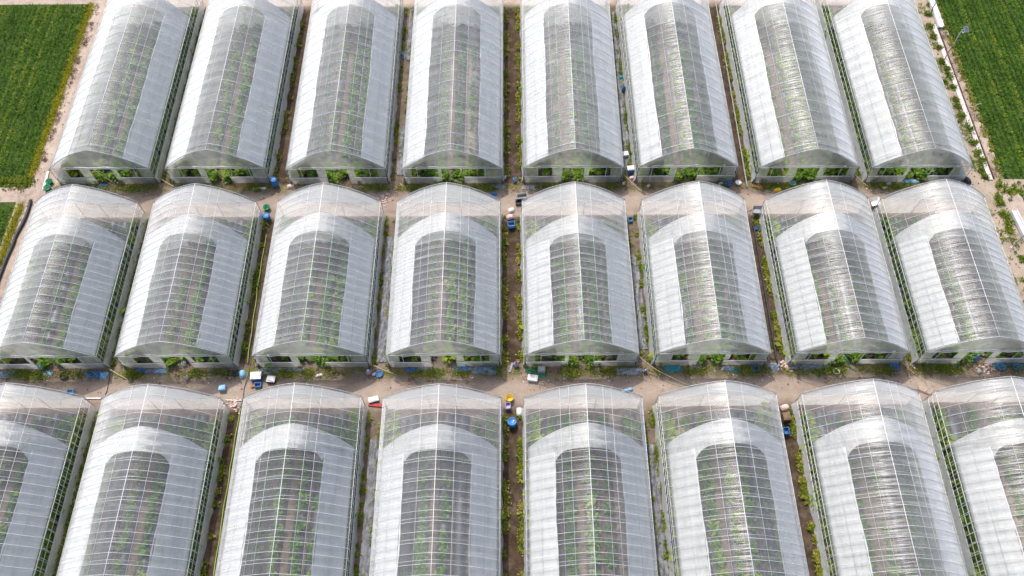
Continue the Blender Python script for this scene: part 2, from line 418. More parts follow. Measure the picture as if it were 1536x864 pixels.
def house_meshes(L, seed, sw=2.0, dy=0.0):
    rng = np.random.default_rng(seed); D = {}
    nb = int(round((L - 0.5) / (HOOP if L > 15 else HOOP * 0.55))); ysh = np.linspace(0.5, L, nb + 1); ysh = np.concatenate([[0.0], ysh]); D['hoop_y'] = ysh
    # roof film: two slopes split at the ridge, sagging a little between hoops
    def slope(sgn, off, x0, x1, ya, yb, nx, per, lip=False, sag=0.02):
        Y = [];
        for a, c in zip(ysh[:-1], ysh[1:]):
            Y += list(np.linspace(a, c, per, endpoint=False))
        Y = np.array([y for y in Y if ya < y < yb]); Y = np.concatenate([[ya], Y, [yb]])
        X = np.linspace(x0, x1, nx)
        P = np.zeros((len(Y), nx + (1 if lip else 0), 3))
        bay = np.searchsorted(ysh, Y, 'right') - 1; bs = rng.uniform(0.5, 1.6, len(ysh) + 2)
        for i, y in enumerate(Y):
            j = min(bay[i], len(ysh) - 2); u = (y - ysh[j]) / (ysh[j + 1] - ysh[j])
            s = sag * bs[j] * math.sin(math.pi * min(max(u, 0), 1)) ** 2
            for k, x in enumerate(X):
                P[i, k] = (sgn * x, y, roofz(x) - off - s * (0.4 + 0.6 * math.sin(math.pi * (x / HW))) + rng.normal(0, 0.002))
            if lip: P[i, nx] = (sgn * (HW + 0.02), y, HE - 0.13 - off + rng.normal(0, 0.012))
        return P
    B = MB()
    for sgn in (-1, 1):
        P = slope(sgn, -0.035, 0.0, HW + 0.015, -0.10, L + 0.08, 15, 5, True)
        if sgn < 0: P = P[:, ::-1]
        B.grid(P)
    D['roof_film'] = B.mesh('roof_film', MT['roof'], True)
    # inner curtains pulled to the sides, and the inner end film at the far end
    yc = L - 3.88 + dy
    for nm, sgn in (('l', -1), ('r', 1)):
        P = slope(sgn, 0.20, sw + 0.02, 3.46, 0.12, yc, 9, 4, False, 0.05)
        D['curtain_' + nm] = MB().grid(P).mesh('inner_curtain', MT['curtain'], True)
        pts = [(sgn * (sw - 0.02 + 0.03 * math.sin(y * 0.7 + seed) + 0.012 * math.sin(y * 1.7)), y, roofz(sw) - 0.24 + 0.015 * math.sin(y * 2.9)) for y in np.linspace(0.12, yc + 0.05, 26)]
        rr = [0.045 * (1 + 0.3 * math.sin(i * 1.9)) for i in range(26)]
        D['roll_' + nm] = MB().tube(pts, rr, 8).mesh('curtain_roll', MT['roll'], True)
    xs_ = np.linspace(-3.46, 3.46, 41); v = np.linspace(0, 1, 8); P = np.zeros((8, 41, 3)); Wl = np.zeros((7, 41, 3))
    for j, x in enumerate(xs_):
        a = abs(x); yin = yc + 0.0 - (0.75 * max(0.0, (a - 1.0) / (sw - 0.95)) ** 2.6 if a < sw + 0.05 else 0.0); yin = yin if a < sw + 0.05 else yc - 0.02
        yen = L - 2.40 + dy - 0.85 * (a / 3.46) ** 2
        for i, q in enumerate(v):
            P[i, j] = (x, yin + (yen - yin) * q, roofz(x) - 0.20 - 0.03 * math.sin(math.pi * q) + rng.normal(0, 0.004))
        for i, q in enumerate(np.linspace(0, 1, 7)):
            Wl[i, j] = (x, yen + 0.03 * math.sin(j * 2.1) * q, (roofz(x) - 0.20) * (1 - q) + 0.03 * q)
    D['inner_cap'] = MB().grid(P).mesh('inner_end_cap', MT['cap'], True)
    D['inner_wall'] = MB().grid(Wl).mesh('inner_end_wall', MT['cap'], True)
    D['inner_edge'] = MB().tube([(x, L - 2.40 + dy - 0.85 * (abs(x) / 3.46) ** 2, roofz(x) - 0.2) for x in xs_[::2]], 0.016, 5).mesh('inner_end_hoop', MT['clip'], True)
    # frame
    D['hoop'] = MB().tube(arch(-0.045), 0.0115, 5).mesh('hoop', MT['pipe'], True)
    D['end_hoop'] = MB().tube(arch(-0.055, 18, True), 0.024, 6).mesh('end_hoop', MT['pipe_dark'], True)
    D['inner_hoop'] = MB().tube([(x, 0, roofz(x) - 0.26) for x in np.linspace(-3.42, 3.42, 15)], 0.0125, 5).mesh('inner_hoop', MT['pipe'], True)
    D['ridge'] = MB().tube([(0, y, HR + 0.045) for y in (-0.08, L * 0.33, L * 0.66, L + 0.06)], 0.0165, 6).mesh('ridge_rail', MT['clip'], True)
    for nm, x in (('a', 1.02), ('b', 2.75), ('c', 1.55)):
        for sg, s in (('l', -1), ('r', 1)):
            D['purlin_' + nm + sg] = MB().tube([(s * x, 0, roofz(x) + (0.06 if nm != 'b' else -0.06)), (s * x, L, roofz(x) + (0.06 if nm != 'b' else -0.06))], 0.009, 5).mesh('purlin', MT['pipe'], True)
    for sg, s in (('l', -1), ('r', 1)):
        D['eave_' + sg] = MB().tube([(s * (HW + 0.03), -0.05, HE + 0.02), (s * (HW + 0.03), L + 0.05, HE + 0.02)], 0.016, 6).mesh('eave_rail', MT['pipe'], True)
        D['rail_' + sg] = MB().tube([(s * (HW + 0.012), 0, 1.22), (s * (HW + 0.012), L, 1.22)], 0.018, 5).mesh('side_rail', MT['pipe'], True)
        D['skrail_' + sg] = MB().tube([(s * (HW + 0.025), 0, 0.73), (s * (HW + 0.025), L, 0.73)], 0.02, 5).mesh('skirt_rail', MT['pipe'], True)
        B = MB()
        for y in np.arange(0.26, L, 0.525):
            B.tube([(s * (HW - 0.01), y, 0.0), (s * (HW - 0.01), y, HE)], 0.014, 5)
        D['posts_' + sg] = B.mesh('side_posts', MT['pipe'], True)
        Y = np.linspace(-0.02, L + 0.02, int(L * 3)); P = np.zeros((4, len(Y), 3))
        for i, (dx, z) in enumerate(((0.035, 0.74), (0.06, 0.48), (0.10, 0.22), (0.17, 0.015))):
            P[i, :, 0] = s * (HW + dx + 0.03 * np.sin(Y * 3.1 + i) * (i / 3) + rng.normal(0, 0.008, len(Y)) * i)
            P[i, :, 1] = Y; P[i, :, 2] = z + (rng.normal(0, 0.01, len(Y)) if 0 < i < 3 else 0)
        D['skirt_' + sg] = MB().grid(P).mesh('side_skirt', MT['skirt'], True)
    # near gable
    def arch_fill(y, zb, off, mat, name, n=30):
        P = np.zeros((6, n + 1, 3))
        for j in range(n + 1):
            x = (-HW + 2 * HW * j / n) * 0.995; zt = roofz(x) - off
            for i in range(6):
                q = i / 5; P[i, j] = (x, y + 0.012 * math.sin(j * 1.3 + i), zb + (zt - zb) * q)
        return MB().grid(P).mesh(name, mat, True)
    D['gable_film'] = arch_fill(0.02, HE, 0.01, MT['gable'], 'gable_film')
    D['gable_far'] = arch_fill(L - 0.02, HE, 0.01, MT['gable_back'], 'gable_film')
    D['header'] = MB().tube([(x, -0.05 + 0.02 * math.sin(x * 3), 1.90 + 0.012 * math.sin(x * 5)) for x in np.linspace(-2.65, 2.65, 16)], [0.085 + 0.02 * math.sin(i * 2.2) for i in range(16)], 8).mesh('rolled_door_film', MT['panel'], True)
    def panel(x0, x1, z0, z1, y, mat, name, n=9):
        X, Z = np.meshgrid(np.linspace(x0, x1, n), np.linspace(z0, z1, 5))
        P = np.stack([X, np.full_like(X, y) + 0.015 * np.sin(X * 5 + Z * 3), Z], 2)
        return MB().grid(P).mesh(name, mat, True)
    D['pl'] = []
    for wl, wr, dh in (((-2.75, -1.30), (0.95, 2.55), 0.76), ((-2.60, -1.55), (1.15, 2.75), 0.70), ((-3.00, -1.05), (0.90, 2.30), 0.80), ((-2.85, -1.45), (1.30, 2.95), 0.72)):
        D['pl'].append([panel(-3.56, -0.84, 0.02, dh, -0.035, MT['gskirt'], 'gable_skirt'), panel(0.84, 3.56, 0.02, dh, -0.035, MT['gskirt'], 'gable_skirt'),
                        panel(-3.56, wl[0], 0.80, 1.77, -0.01, MT['panel'], 'gable_panel'), panel(wl[1], -0.84, 0.80, 1.77, -0.01, MT['panel'], 'gable_panel'),
                        panel(wr[1], 3.56, 0.80, 1.77, -0.01, MT['panel'], 'gable_panel')])
        if wr[0] > 1.0: D['pl'][-1].append(panel(0.84, wr[0], 0.80, 1.77, -0.01, MT['panel'], 'gable_panel'))
    D['plf'] = [panel(-0.84, 0.84, 0.02, 1.77, L + 0.03, MT['panel'], 'gable_door'), panel(-3.56, -0.84, 0.02, 1.77, L + 0.01, MT['panel'], 'gable_panel'), panel(0.84, 3.56, 0.02, 1.77, L + 0.01, MT['panel'], 'gable_panel')]
    D['gpost'] = MB().tube([(0, 0, 0), (0, 0, HE)], 0.02, 5).mesh('gable_post', MT['pipe'], True)
    D['gpost_t'] = MB().tube([(0, 0, HE), (0, 0, roofz(1.2))], 0.013, 5).mesh('gable_strut', MT['pipe'], True)
    D['grail'] = MB().tube([(-HW, 0, HE), (HW, 0, HE)], 0.026, 6).mesh('gable_beam', MT['clip'], True)
    D['grail2'] = MB().tube([(-1.38, 0, 0.78), (1.38, 0, 0.78)], 0.022, 6).mesh('gable_rail', MT['clip'], True)
    return D

HM = {(L_, v_): house_meshes(L_, 3 + v_ * 7 + int(L_), sw_, dy_) for L_ in (18.9, 12.0) for v_, (sw_, dy_) in enumerate(((2.0, 0.0), (1.90, -0.12), (2.08, 0.14), (1.96, 0.06)))}
EXTRA = {(1, 1): 'beside the dirt road', (1, 8): 'beside the top right field', (2, 1): 'beside the left dirt road', (2, 8): 'beside the right field corner', (3, 1): 'cut by the left edge', (3, 8): 'cut by the right edge'}

def build_house(r, k):
    L = LEN[r]; D = HM[(L, (k * 3 + r * 2 + k // 3) % 4)]
    root = empty('greenhouse', (RX[r][k], YN[r][k], 0), math.radians(0.25 * math.sin(r * 3.3 + k * 2.1)))
    lab = 'arched plastic-film greenhouse, %s from left in the %s row' % (ORD[k], ROWN[r])
    if (r, k + 1) in EXTRA: lab += ', ' + EXTRA[(r, k + 1)]
    tag(root, lab, 'greenhouse', 'plastic greenhouses in three rows')
    A = lambda nm, me, loc=(0, 0, 0): link(nm, me, root, loc)
    A('roof_film', D['roof_film']); A('ridge_rail', D['ridge'])
    A('inner_curtain', D['curtain_l']); A('inner_curtain', D['curtain_r']); A('curtain_roll', D['roll_l']); A('curtain_roll', D['roll_r'])
    A('inner_end_cap', D['inner_cap']); A('inner_end_wall', D['inner_wall']); A('inner_end_hoop', D['inner_edge'])
    for i, y in enumerate(D['hoop_y'][1:-1]):
        A('hoop', D['hoop'], (0, y, 0))
        if y < L - 3.9 and (i % 2 == 0 if r > 1 else i % 3 == 0): A('inner_hoop', D['inner_hoop'], (0, y + 0.27, 0))
    A('end_hoop', D['end_hoop'], (0, -0.06, 0)); A('end_hoop', D['end_hoop'], (0, L + 0.05, 0))
    for n_ in ('al', 'ar', 'bl', 'br') + (('cl', 'cr') if (k + r) % 2 else ()): A('purlin', D['purlin_' + n_])
    for s in 'lr':
        A('eave_rail', D['eave_' + s]); A('side_rail', D['rail_' + s]); A('skirt_rail', D['skrail_' + s]); A('side_skirt', D['skirt_' + s])
        tag(A('side_posts', D['posts_' + s]), kind='stuff')
    A('gable_film', D['gable_film']); A('gable_film', D['gable_far']); A('rolled_door_film', D['header'])
    for m_ in D['pl'][(r * 5 + k * 3) % 4]: A(m_.name.split('.')[0], m_)
    for m_ in D['plf']: A('gable_panel', m_)
    A('gable_beam', D['grail'], (0, -0.03, 0)); A('gable_beam', D['grail'], (0, L, 0))
    A('gable_rail', D['grail2'], (-2.2, -0.06, 0)); A('gable_rail', D['grail2'], (2.2, -0.06, 0))
    for x in (-2.6, -0.82, 0.82, 2.4): A('gable_post', D['gpost'], (x, -0.03, 0))
    for x in (-0.82, 0.82): A('gable_post', D['gpost'], (x, L, 0))
    for x in (-1.2, 1.2): A('gable_strut', D['gpost_t'], (x, 0.0, 0))
    return root
for r in (1, 2, 3):
    for k in range(8): build_house(r, k)

# ------------------------------------------------------------------ planting beds and crops inside each greenhouse
BEDX = [-3.02, -1.95, -0.98, 0.30, 1.25, 2.15, 3.05]
def bed_mesh(L, wid, mat, seed):
    rng = np.random.default_rng(seed); Y = np.linspace(0, L, int(L * 3)); P = np.zeros((len(Y), 5, 3))
    for j, (dx, z) in enumerate(((-0.5, 0.012), (-0.40, 0.13), (0, 0.16), (0.40, 0.13), (0.5, 0.012))):
        P[:, j, 0] = dx * wid + rng.normal(0, 0.015, len(Y)); P[:, j, 1] = Y; P[:, j, 2] = z + (rng.normal(0, 0.012, len(Y)) if 0 < j < 4 else 0)
    return MB().grid(P).mesh('planting_bed', mat, True)
BEDM = {}
for L in (18.9, 12.0):
    for mn in ('mulch', 'bedsoil', 'bedsoil_dark'): BEDM[(L, mn)] = bed_mesh(L - 0.9, 0.80, MT[mn], len(mn) + int(L))

def crops(r, k):
    L = LEN[r]; rng = np.random.default_rng(100 * r + k); x0, y0 = RX[r][k], YN[r][k]
    Vs = []; Ts = []
    kinds = rng.permutation(['mulch', 'mulch', 'mulch', 'bedsoil', 'bedsoil_dark', 'mulch', 'mulch'])
    for j, bx in enumerate(BEDX):
        tag(link('planting_bed', BEDM[(L, kinds[j])], None, (x0 + bx, y0 + 0.45, 0)), kind='structure')
        edge = j in (0, 6)
        dens = 1.0 if edge else rng.choice([0.0, 0.35, 1.0, 1.0], p=[0.22, 0.23, 0.3, 0.25])
        if r == 1: dens = max(dens, 0.5)
        if j in (2, 3): dens = max(dens, 0.6)
        st = 0.30; yy = np.arange(y0 + 0.55, y0 + L - 0.7, st); n = len(yy)
        keep = rng.random(n) < (0.25 + 0.75 * dens if dens > 0 else 0.08)
        # the first plants, by the open door, always stand
        keep[:4] = True
        c = np.stack([np.full(n, x0 + bx) + rng.normal(0, 0.06, n), yy + rng.normal(0, 0.06, n), np.full(n, 0.15)], 1)[keep]
        if not len(c): continue
        front = (c[:, 1] - y0 < 1.7); vig = np.where(front, 1.25, 1.0) * np.clip(rng.normal(1.0, 0.22, len(c)), 0.4, 1.5) * (0.65 + 0.35 * dens) * (1.35 if edge else 1.0)
        V = leaves(c, 22, (0.18, 0.38), (0.42, 0.72), (0.1, 1.1), rng, 0.10, 0.45, vig); V[:, :, 2] += rng.uniform(0, 0.22, len(V))[:, None]
        tb = 0.50 + rng.normal(0, 0.10) + (0.42 if edge else 0)  # edge rows get lighter leaf colour, offsetting the shade inside the side walls
        Vs.append(V); Ts.append(np.clip(tb + np.repeat(front * 0.22, 22) + np.repeat(rng.normal(0, 0.1, len(c)), 22) + rng.normal(0, 0.16, len(V)), 0, 1))  # front plants painted brighter, as if lit through the open gable
    for bx, by, n in ((-0.5, 0.35, 6), (0.66, 0.4, 5)):          # bushy growth at the open door
        if rng.random() < 0.2: continue
        c = np.stack([x0 + bx + rng.normal(0, 0.14, n), y0 + by + rng.normal(0, 0.15, n), np.full(n, 0.05)], 1)
        V = leaves(c, 24, (0.14, 0.28), (0.5, 0.8), (0.1, 1.2), rng, 0.14, 0.4); V[:, :, 2] += rng.uniform(0, 0.45, len(V))[:, None]
        Vs.append(V); Ts.append(np.clip(0.72 + rng.normal(0, 0.16, len(V)), 0, 1))
    V = np.concatenate(Vs); T = np.concatenate(Ts)
    o = link('crop_plants', quads('crop_plants', V, MT['crop'], {'tone': T}))
    tag(o, 'leafy green crop rows inside the %s greenhouse from left in the %s row' % (ORD[k], ROWN[r]), 'crop', 'crops inside the greenhouses', 'stuff')
for r in (1, 2, 3):
    for k in range(8): crops(r, k)

# ------------------------------------------------------------------ weeds, grass and litter of leaves
def weeds(name, C, label, mat='weed', n=12, length=(0.10, 0.24), width=(0.25, 0.6), elev=(0.2, 1.2), tone=0.5, var=0.2, spread=0.08, cat='weeds'):
    if len(C) == 0: return
    V = leaves(C, n, length, width, elev, RNG, spread, 0.4)
    T = np.clip(np.repeat(RNG.normal(tone, var, len(C)), n) + RNG.normal(0, 0.12, len(V)), 0, 1)
    tag(link(name, quads(name, V, MT[mat], {'tone': T})), label, cat, kind='stuff')

def scatter_strip(xf, y0, y1, wid, dens, z=0.0, clump=0.0):
    n = int((y1 - y0) * wid * dens); y = RNG.uniform(y0, y1, n)
    if clump: keep = (np.sin(y * 1.3 + clump) + np.sin(y * 3.1 + 2 * clump) + RNG.normal(0, 0.6, n)) > 0; y = y[keep]
    x = np.array([xf(q) for q in y]) + RNG.normal(0, wid / 2.6, len(y))
    return np.stack([x, y, np.full(len(y), z)], 1)

GAPN = ['first and second', 'second and third', 'third and fourth', 'fourth and fifth', 'fifth and sixth', 'sixth and seventh', 'seventh and eighth']
for r in (1, 2, 3):
    y0, y1 = max(YN[r]) + 0.1, min(YN[r]) + LEN[r] - 0.1
    for k in range(7):
        cx = 0.5 * (RX[r][k] + RX[r][k + 1]); hw = 0.5 * (RX[r][k + 1] - RX[r][k]) - HW - 0.17
        Cs = []
        for sg in (-1, 1):
            dens = {0: 22, 1: 14, 2: 14, 3: 30, 4: 24, 5: 44 if sg > 0 else 6, 6: 22}[k]
            Cs.append(scatter_strip(lambda q: cx + sg * max(0.12, hw - 0.10), y0, y1, 0.20, dens * 2.6, 0.0, 1.0 + k + sg))
        weeds('weeds', np.concatenate(Cs), 'yellow-green weeds in the gap between the %s greenhouses of the %s row' % (GAPN[k], ROWN[r]), tone=0.72 if k in (3, 5) else 0.58, n=16)

# green edges in front of the gables
for r in (1, 2):
    for k in range(8):
        x0, y0 = RX[r][k], YN[r][k]; s = r * 10 + k; rg = np.random.default_rng(s)
        Cs = []
        for _ in range(rg.integers(5, 9)):
            cx = x0 + rg.uniform(-3.2, 3.2); n = rg.integers(10, 34)
            Cs.append(np.stack([cx + rg.normal(0, 0.45, n), y0 - 0.28 - np.abs(rg.normal(0, 0.22, n)), np.zeros(n)], 1))
        C = np.concatenate(Cs); C = C[np.abs(C[:, 0] - x0 - 0.25) > 0.35]
        weeds('grass', C, 'grass and weeds along the front of the %s greenhouse in the %s row' % (ORD[k], ROWN[r]), tone=0.55, var=0.22, n=18, length=(0.06, 0.16), spread=0.12, cat='grass')

# dry stalks and leaf litter along the gable feet
for r in (1, 2):
    C = []
    for k in range(8):
        n = 150; x = RX[r][k] + RNG.uniform(-4.3, 4.3, n); C.append(np.stack([x, YN[r][k] - 0.15 - np.abs(RNG.normal(0, 0.45, n)), np.zeros(n)], 1))
    C = np.concatenate(C); C = C[(np.sin(C[:, 0] * 2.1 + r) + np.sin(C[:, 0] * 0.83) + RNG.normal(0, 0.5, len(C))) > -0.2]
    weeds('leaf_litter', C, 'dry brown stalks and leaves along the gable feet of the %s row' % ROWN[r], 'straw', 8, (0.06, 0.18), (0.12, 0.35), (0.0, 0.5), 0.62, 0.25, 0.12, 'leaf litter')
# strips beside the side roads
weeds('yellow_grass', scatter_strip(lambda q: -36.08 - 0.004 * (q - 38), 38.6, 57.5, 0.34, 190), 'strip of yellow grass along the edge of the left field', 'yellow', 9, (0.12, 0.26), (0.12, 0.3), tone=0.5, cat='grass')
weeds('dry_weeds', scatter_strip(lambda q: -35.66 + 0.008 * (q - 38), 39.5, 57.5, 0.32, 34, 0.0, 0.7), 'dark dry weeds between the left dirt road and the yellow grass', 'straw', 12, (0.08, 0.2), (0.15, 0.4), tone=0.35)
weeds('yellow_grass', scatter_strip(lambda q: -36.1, 24, 36.3, 0.35, 130), 'yellow grass beside the black ditch at middle left', 'yellow', 9, (0.12, 0.26), (0.12, 0.3), tone=0.4, cat='grass')
weeds('grass', np.concatenate([scatter_strip(lambda q: -36.6, 37.6, 38.6, 1.0, 30), np.stack([RNG.uniform(-39, -36, 120), RNG.normal(38.2, 0.18, 120), np.zeros(120)], 1)]), 'bright green weeds at the bottom corner of the left field', tone=0.5, length=(0.14, 0.3), cat='grass')
weeds('grass', scatter_strip(lambda q: 36.62, 37.8, 57.5, 0.22, 50), 'thin grass edge between the concrete kerb and the right field', tone=0.7, cat='grass')
weeds('grass', np.stack([RNG.uniform(36, 44, 160), RNG.normal(37.0, 0.35, 160), np.zeros(160)], 1), 'green weeds along the cross path at middle right', tone=0.5, length=(0.14, 0.3), cat='grass')

weeds('grass', scatter_strip(lambda q: 35.15, 38, 57, 0.75, 26, 0.0, 2.2), 'uneven low weeds on the sandy strip at the upper right', tone=0.5, var=0.25, n=12, length=(0.06, 0.18), cat='grass')
weeds('dry_weeds', scatter_strip(lambda q: 36.28, 38, 57, 0.30, 40, 0.0, 1.2), 'dry brown stalks between the rusty pipe and the right field', 'straw', 9, (0.08, 0.2), (0.1, 0.3), tone=0.7)
weeds('grass', scatter_strip(lambda q: 35.6, 20, 36, 1.3, 14, 0.0, 3.1), 'patchy low weeds on the sandy strip at the middle right', tone=0.55, var=0.25, n=12, length=(0.08, 0.2), cat='grass')
def tuft(loc, size, label, group, seed, tone=0.42):
    rg = np.random.default_rng(seed); n = 16
    C = np.stack([rg.normal(0, 0.13, n) * size * rg.uniform(0.6, 1.4), rg.normal(0, 0.17, n) * size * rg.uniform(0.6, 1.3), np.zeros(n)], 1)
    V = leaves(C, 16, (0.10, 0.24), (0.2, 0.45), (0.2, 1.3), rg, 0.10, 0.35)
    T = np.clip(tone + rg.normal(0, 0.15, len(V)), 0, 1)
    o = link('weed_tuft', quads('weed_tuft', V, MT['weed'], {'tone': T}), None, loc)
    tag(o, label, 'weed', group)
for i, (x, y, s_) in enumerate([(1397, 8, 1.4), (1392, 22, .9), (1395, 40, 1.1), (1400, 55, .8), (1408, 72, .8), (1412, 92, .7), (1420, 104, .8), (1424, 114, 1.2), (1415, 124, .6), (1429, 132, 1.0), (1436, 160, .9), (1433, 150, .7), (1442, 174, 1.0), (1454, 194, .9), (1461, 215, .8), (1466, 230, .8), (1474, 244, 1.2), (1471, 256, .6), (1478, 266, .6)]):
    p = px(x, y); tuft((p.x, p.y, 0.01), s_ * 0.8, 'small green weed tuft on the sandy strip left of the right field kerb', 'weed tufts on the sandy strip', 40 + i)
for i, (x, y, s_) in enumerate([(1497, 298, 1.3), (1506, 322, 1.5), (1513, 334, 1.3), (1500, 306, 1.0), (1533, 390, 1.0), (1514, 346, 1.0)]):
    p = px(x, y); tuft((p.x, p.y, 0.01), s_ * 0.72, 'bushy green weed clump below the cross path at middle right', 'weed clumps at middle right', 180 + i, 0.5)

# ------------------------------------------------------------------ small things on the ground
PAL = {'blue': (0.04, 0.19, 0.46), 'light blue': (0.28, 0.52, 0.72), 'grey-blue': (0.20, 0.26, 0.34), 'teal': (0.03, 0.27, 0.34), 'white': (0.78, 0.77, 0.75),
       'yellow': (0.75, 0.50, 0.03), 'orange': (0.60, 0.24, 0.06), 'red': (0.45, 0.05, 0.04), 'green': (0.03, 0.30, 0.13), 'black': (0.03, 0.03, 0.035),
       'pink': (0.70, 0.50, 0.45), 'purple': (0.42, 0.36, 0.55), 'grey': (0.33, 0.34, 0.36), 'brown': (0.20, 0.12, 0.07), 'wood': (0.42, 0.31, 0.20)}
PM = {}
def pm(c, rough=0.5):
    if (c, rough) not in PM: PM[(c, rough)] = solid(c.replace(' ', '_').replace('-', '_') + '_plastic', PAL[c], rough, 0.18, 4.0, 0.4)
    return PM[(c, rough)]

def tarp(x, y, w_, d_, col, label, seed=0, h=0.10, rz=0.0, name='tarp', cat='tarp'):
    rg = np.random.default_rng(seed + int(x * 7 + y)); p = px(x, y); nx, ny = 18, 10
    U, Vv = np.meshgrid(np.linspace(-1, 1, nx), np.linspace(-1, 1, ny))
    ang = np.arctan2(Vv, U); r_ = 1 + 0.10 * np.sin(3 * ang + seed) + 0.07 * np.sin(5 * ang + 2 * seed)
    ph = rg.uniform(0, 6, 6)
    Z = h * (0.45 + 0.35 * np.sin(U * 5 + Vv * 3 + ph[0]) + 0.25 * np.sin(U * 9 - Vv * 7 + ph[1]) + 0.2 * rg.random(U.shape))
    Z = np.maximum(Z, 0) * (1 - 0.85 * np.maximum(np.abs(U), np.abs(Vv)) ** 4) + 0.014
    X = U * w_ / 2 * r_ * (1 - 0.12 * Vv ** 2); Y = Vv * d_ / 2 * r_ * (1 - 0.15 * U ** 2)
    o = link(name, MB().grid(np.stack([X, Y, Z], 2)).mesh(name, pm(col, 0.42), False), None, (p.x, p.y, 0), (0, 0, rz))
    return tag(o, label, cat, 'tarps and sheets lying in the alleys')

def basin(x, y, r, col, label, h=None, z=0.0):
    p = px(x, y); h = h or r * 0.55
    root = empty('basin', (p.x, p.y, z), 0.3)
    link('bowl', MB().lathe([(r * 0.68, 0), (r * 0.95, h), (r * 0.91, h), (r * 0.64, 0.03), (0.01, 0.03)], 20).mesh('bowl', pm(col), True), root)
    link('rim', MB().tube([(r * 0.97 * math.cos(a), r * 0.97 * math.sin(a), h) for a in np.linspace(0, 2 * math.pi, 21)], 0.02, 6, False).mesh('rim', pm(col), True), root)
    return tag(root, label, 'basin')

def bucket(x, y, r, h, col, label):
    p = px(x, y); root = empty('bucket', (p.x, p.y, 0), x)
    link('pail', MB().lathe([(r * 0.75, 0), (r, h), (r * 1.06, h), (r * 1.06, h - 0.03), (r * 0.96, h - 0.03), (r * 0.72, 0.03), (0.01, 0.03)], 18).mesh('pail', pm(col), True), root)
    link('handle', MB().tube([(r * 1.06 * math.cos(a), r * 0.5 * math.sin(a), h + 0.5 * r * math.sin(a)) for a in np.linspace(0, math.pi, 10)], 0.012, 5).mesh('handle', pm('grey'), True), root)
    return tag(root, label, 'bucket')

def barrel(x, y, r, h, col, label, lying=False):
    p = px(x, y); root = empty('barrel', (p.x, p.y, r if lying else 0), 0.2)
    prof = [(r * 0.86, 0), (r * 0.97, 0.04 * h), (r, 0.3 * h), (r * 1.04, 0.33 * h), (r, 0.36 * h), (r, 0.64 * h), (r * 1.04, 0.67 * h), (r, 0.70 * h), (r * 0.96, 0.96 * h), (r * 0.84, h), (r * 0.80, 0.97 * h), (0.01, 0.97 * h)]
    B = MB().lathe(prof, 20).mesh('drum', pm(col, 0.4), True)
    C = MB().lathe([(r * 0.16, 0.97 * h), (r * 0.16, h * 1.02), (0.005, h * 1.02)], 10, (r * 0.4, 0, 0)).mesh('cap', pm('white'), True)
    link('drum', B, root); link('cap', C, root)
    if lying: root.rotation_euler = (math.radians(90), 0, 0.15)
    return tag(root, label, 'barrel')

def crate(x, y, w_, d_, h, col, label, rz=0.1, z=0.0):
    p = px(x, y); root = empty('crate', (p.x, p.y, z), rz); t_ = 0.025
    link('base', MB().box((0, 0, t_ / 2), (w_, d_, t_)).mesh('base', pm(col), False), root)
    k = max(2, int(h / 0.09)); sh = h / k
    for i in range(k):
        zc = t_ + (i + 0.5) * sh
        for sx, sy, dx, dy in ((0, 1, w_, t_), (0, -1, w_, t_), (1, 0, t_, d_ - 2 * t_), (-1, 0, t_, d_ - 2 * t_)):
            link('slat', MB().box((sx * (w_ - t_) / 2, sy * (d_ - t_) / 2, zc), (dx, dy, sh * 0.72)).mesh('slat', pm(col), False), root)
    for sx in (-1, 1):
        for sy in (-1, 1): link('corner_post', MB().box((sx * (w_ / 2 - t_ * 1.4), sy * (d_ / 2 - t_ * 1.4), h / 2 + t_), (t_ * 0.9, t_ * 0.9, h)).mesh('corner_post', pm(col), False), root)
    return tag(root, label, 'crate')

def foam_box(x, y, w_, d_, h, col, label, rz=0.1, lid='white', z=0.0):
    p = px(x, y); root = empty('box', (p.x, p.y, z), rz)
    B = MB(); q = 0.03
    B.lathe([(0.98, 0), (1.0, h)], 4)
    for i, v in enumerate(B.v): B.v[i] = (v[0] * w_ * 0.707 * 1.0, v[1] * d_ * 0.707, v[2])
    co, si = math.cos(math.pi / 4), math.sin(math.pi / 4)
    link('body', MB().box((0, 0, h / 2), (w_, d_, h)).mesh('body', pm(col), False), root)
    L_ = link('lid', MB().box((0, 0, h + 0.035), (w_ * 1.05, d_ * 1.05, 0.07)).box((0, 0, h + 0.085), (w_ * 0.85, d_ * 0.8, 0.03)).mesh('lid', pm(lid), False), root)
    bv = L_.modifiers.new('bevel', 'BEVEL'); bv.width = 0.015; bv.segments = 2
    return tag(root, label, 'box')

def sack(x, y, w_, d_, h, col, label, rz=0.3):
    p = px(x, y); rg = np.random.default_rng(int(x * 3 + y)); nx, ny = 12, 9
    U, Vv = np.meshgrid(np.linspace(-1, 1, nx), np.linspace(-1, 1, ny))
    prof = ((1 - np.abs(U) ** 3) * (1 - np.abs(Vv) ** 3)) ** 0.5
    Z = h * prof * (0.85 + 0.3 * rg.random(U.shape)); B = MB()
    X = U * w_ / 2 * (1 - 0.1 * np.abs(Vv) ** 2); Y = Vv * d_ / 2 * (1 - 0.12 * np.abs(U) ** 2)
    B.grid(np.stack([X, Y, Z + 0.02], 2)); B.grid(np.stack([X[:, ::-1], Y[:, ::-1], np.full_like(Z, 0.012)], 2))
    o = link('sack', B.mesh('sack', pm(col, 0.7), True), None, (p.x, p.y, 0), (0, 0, rz))
    return tag(o, label, 'sack')

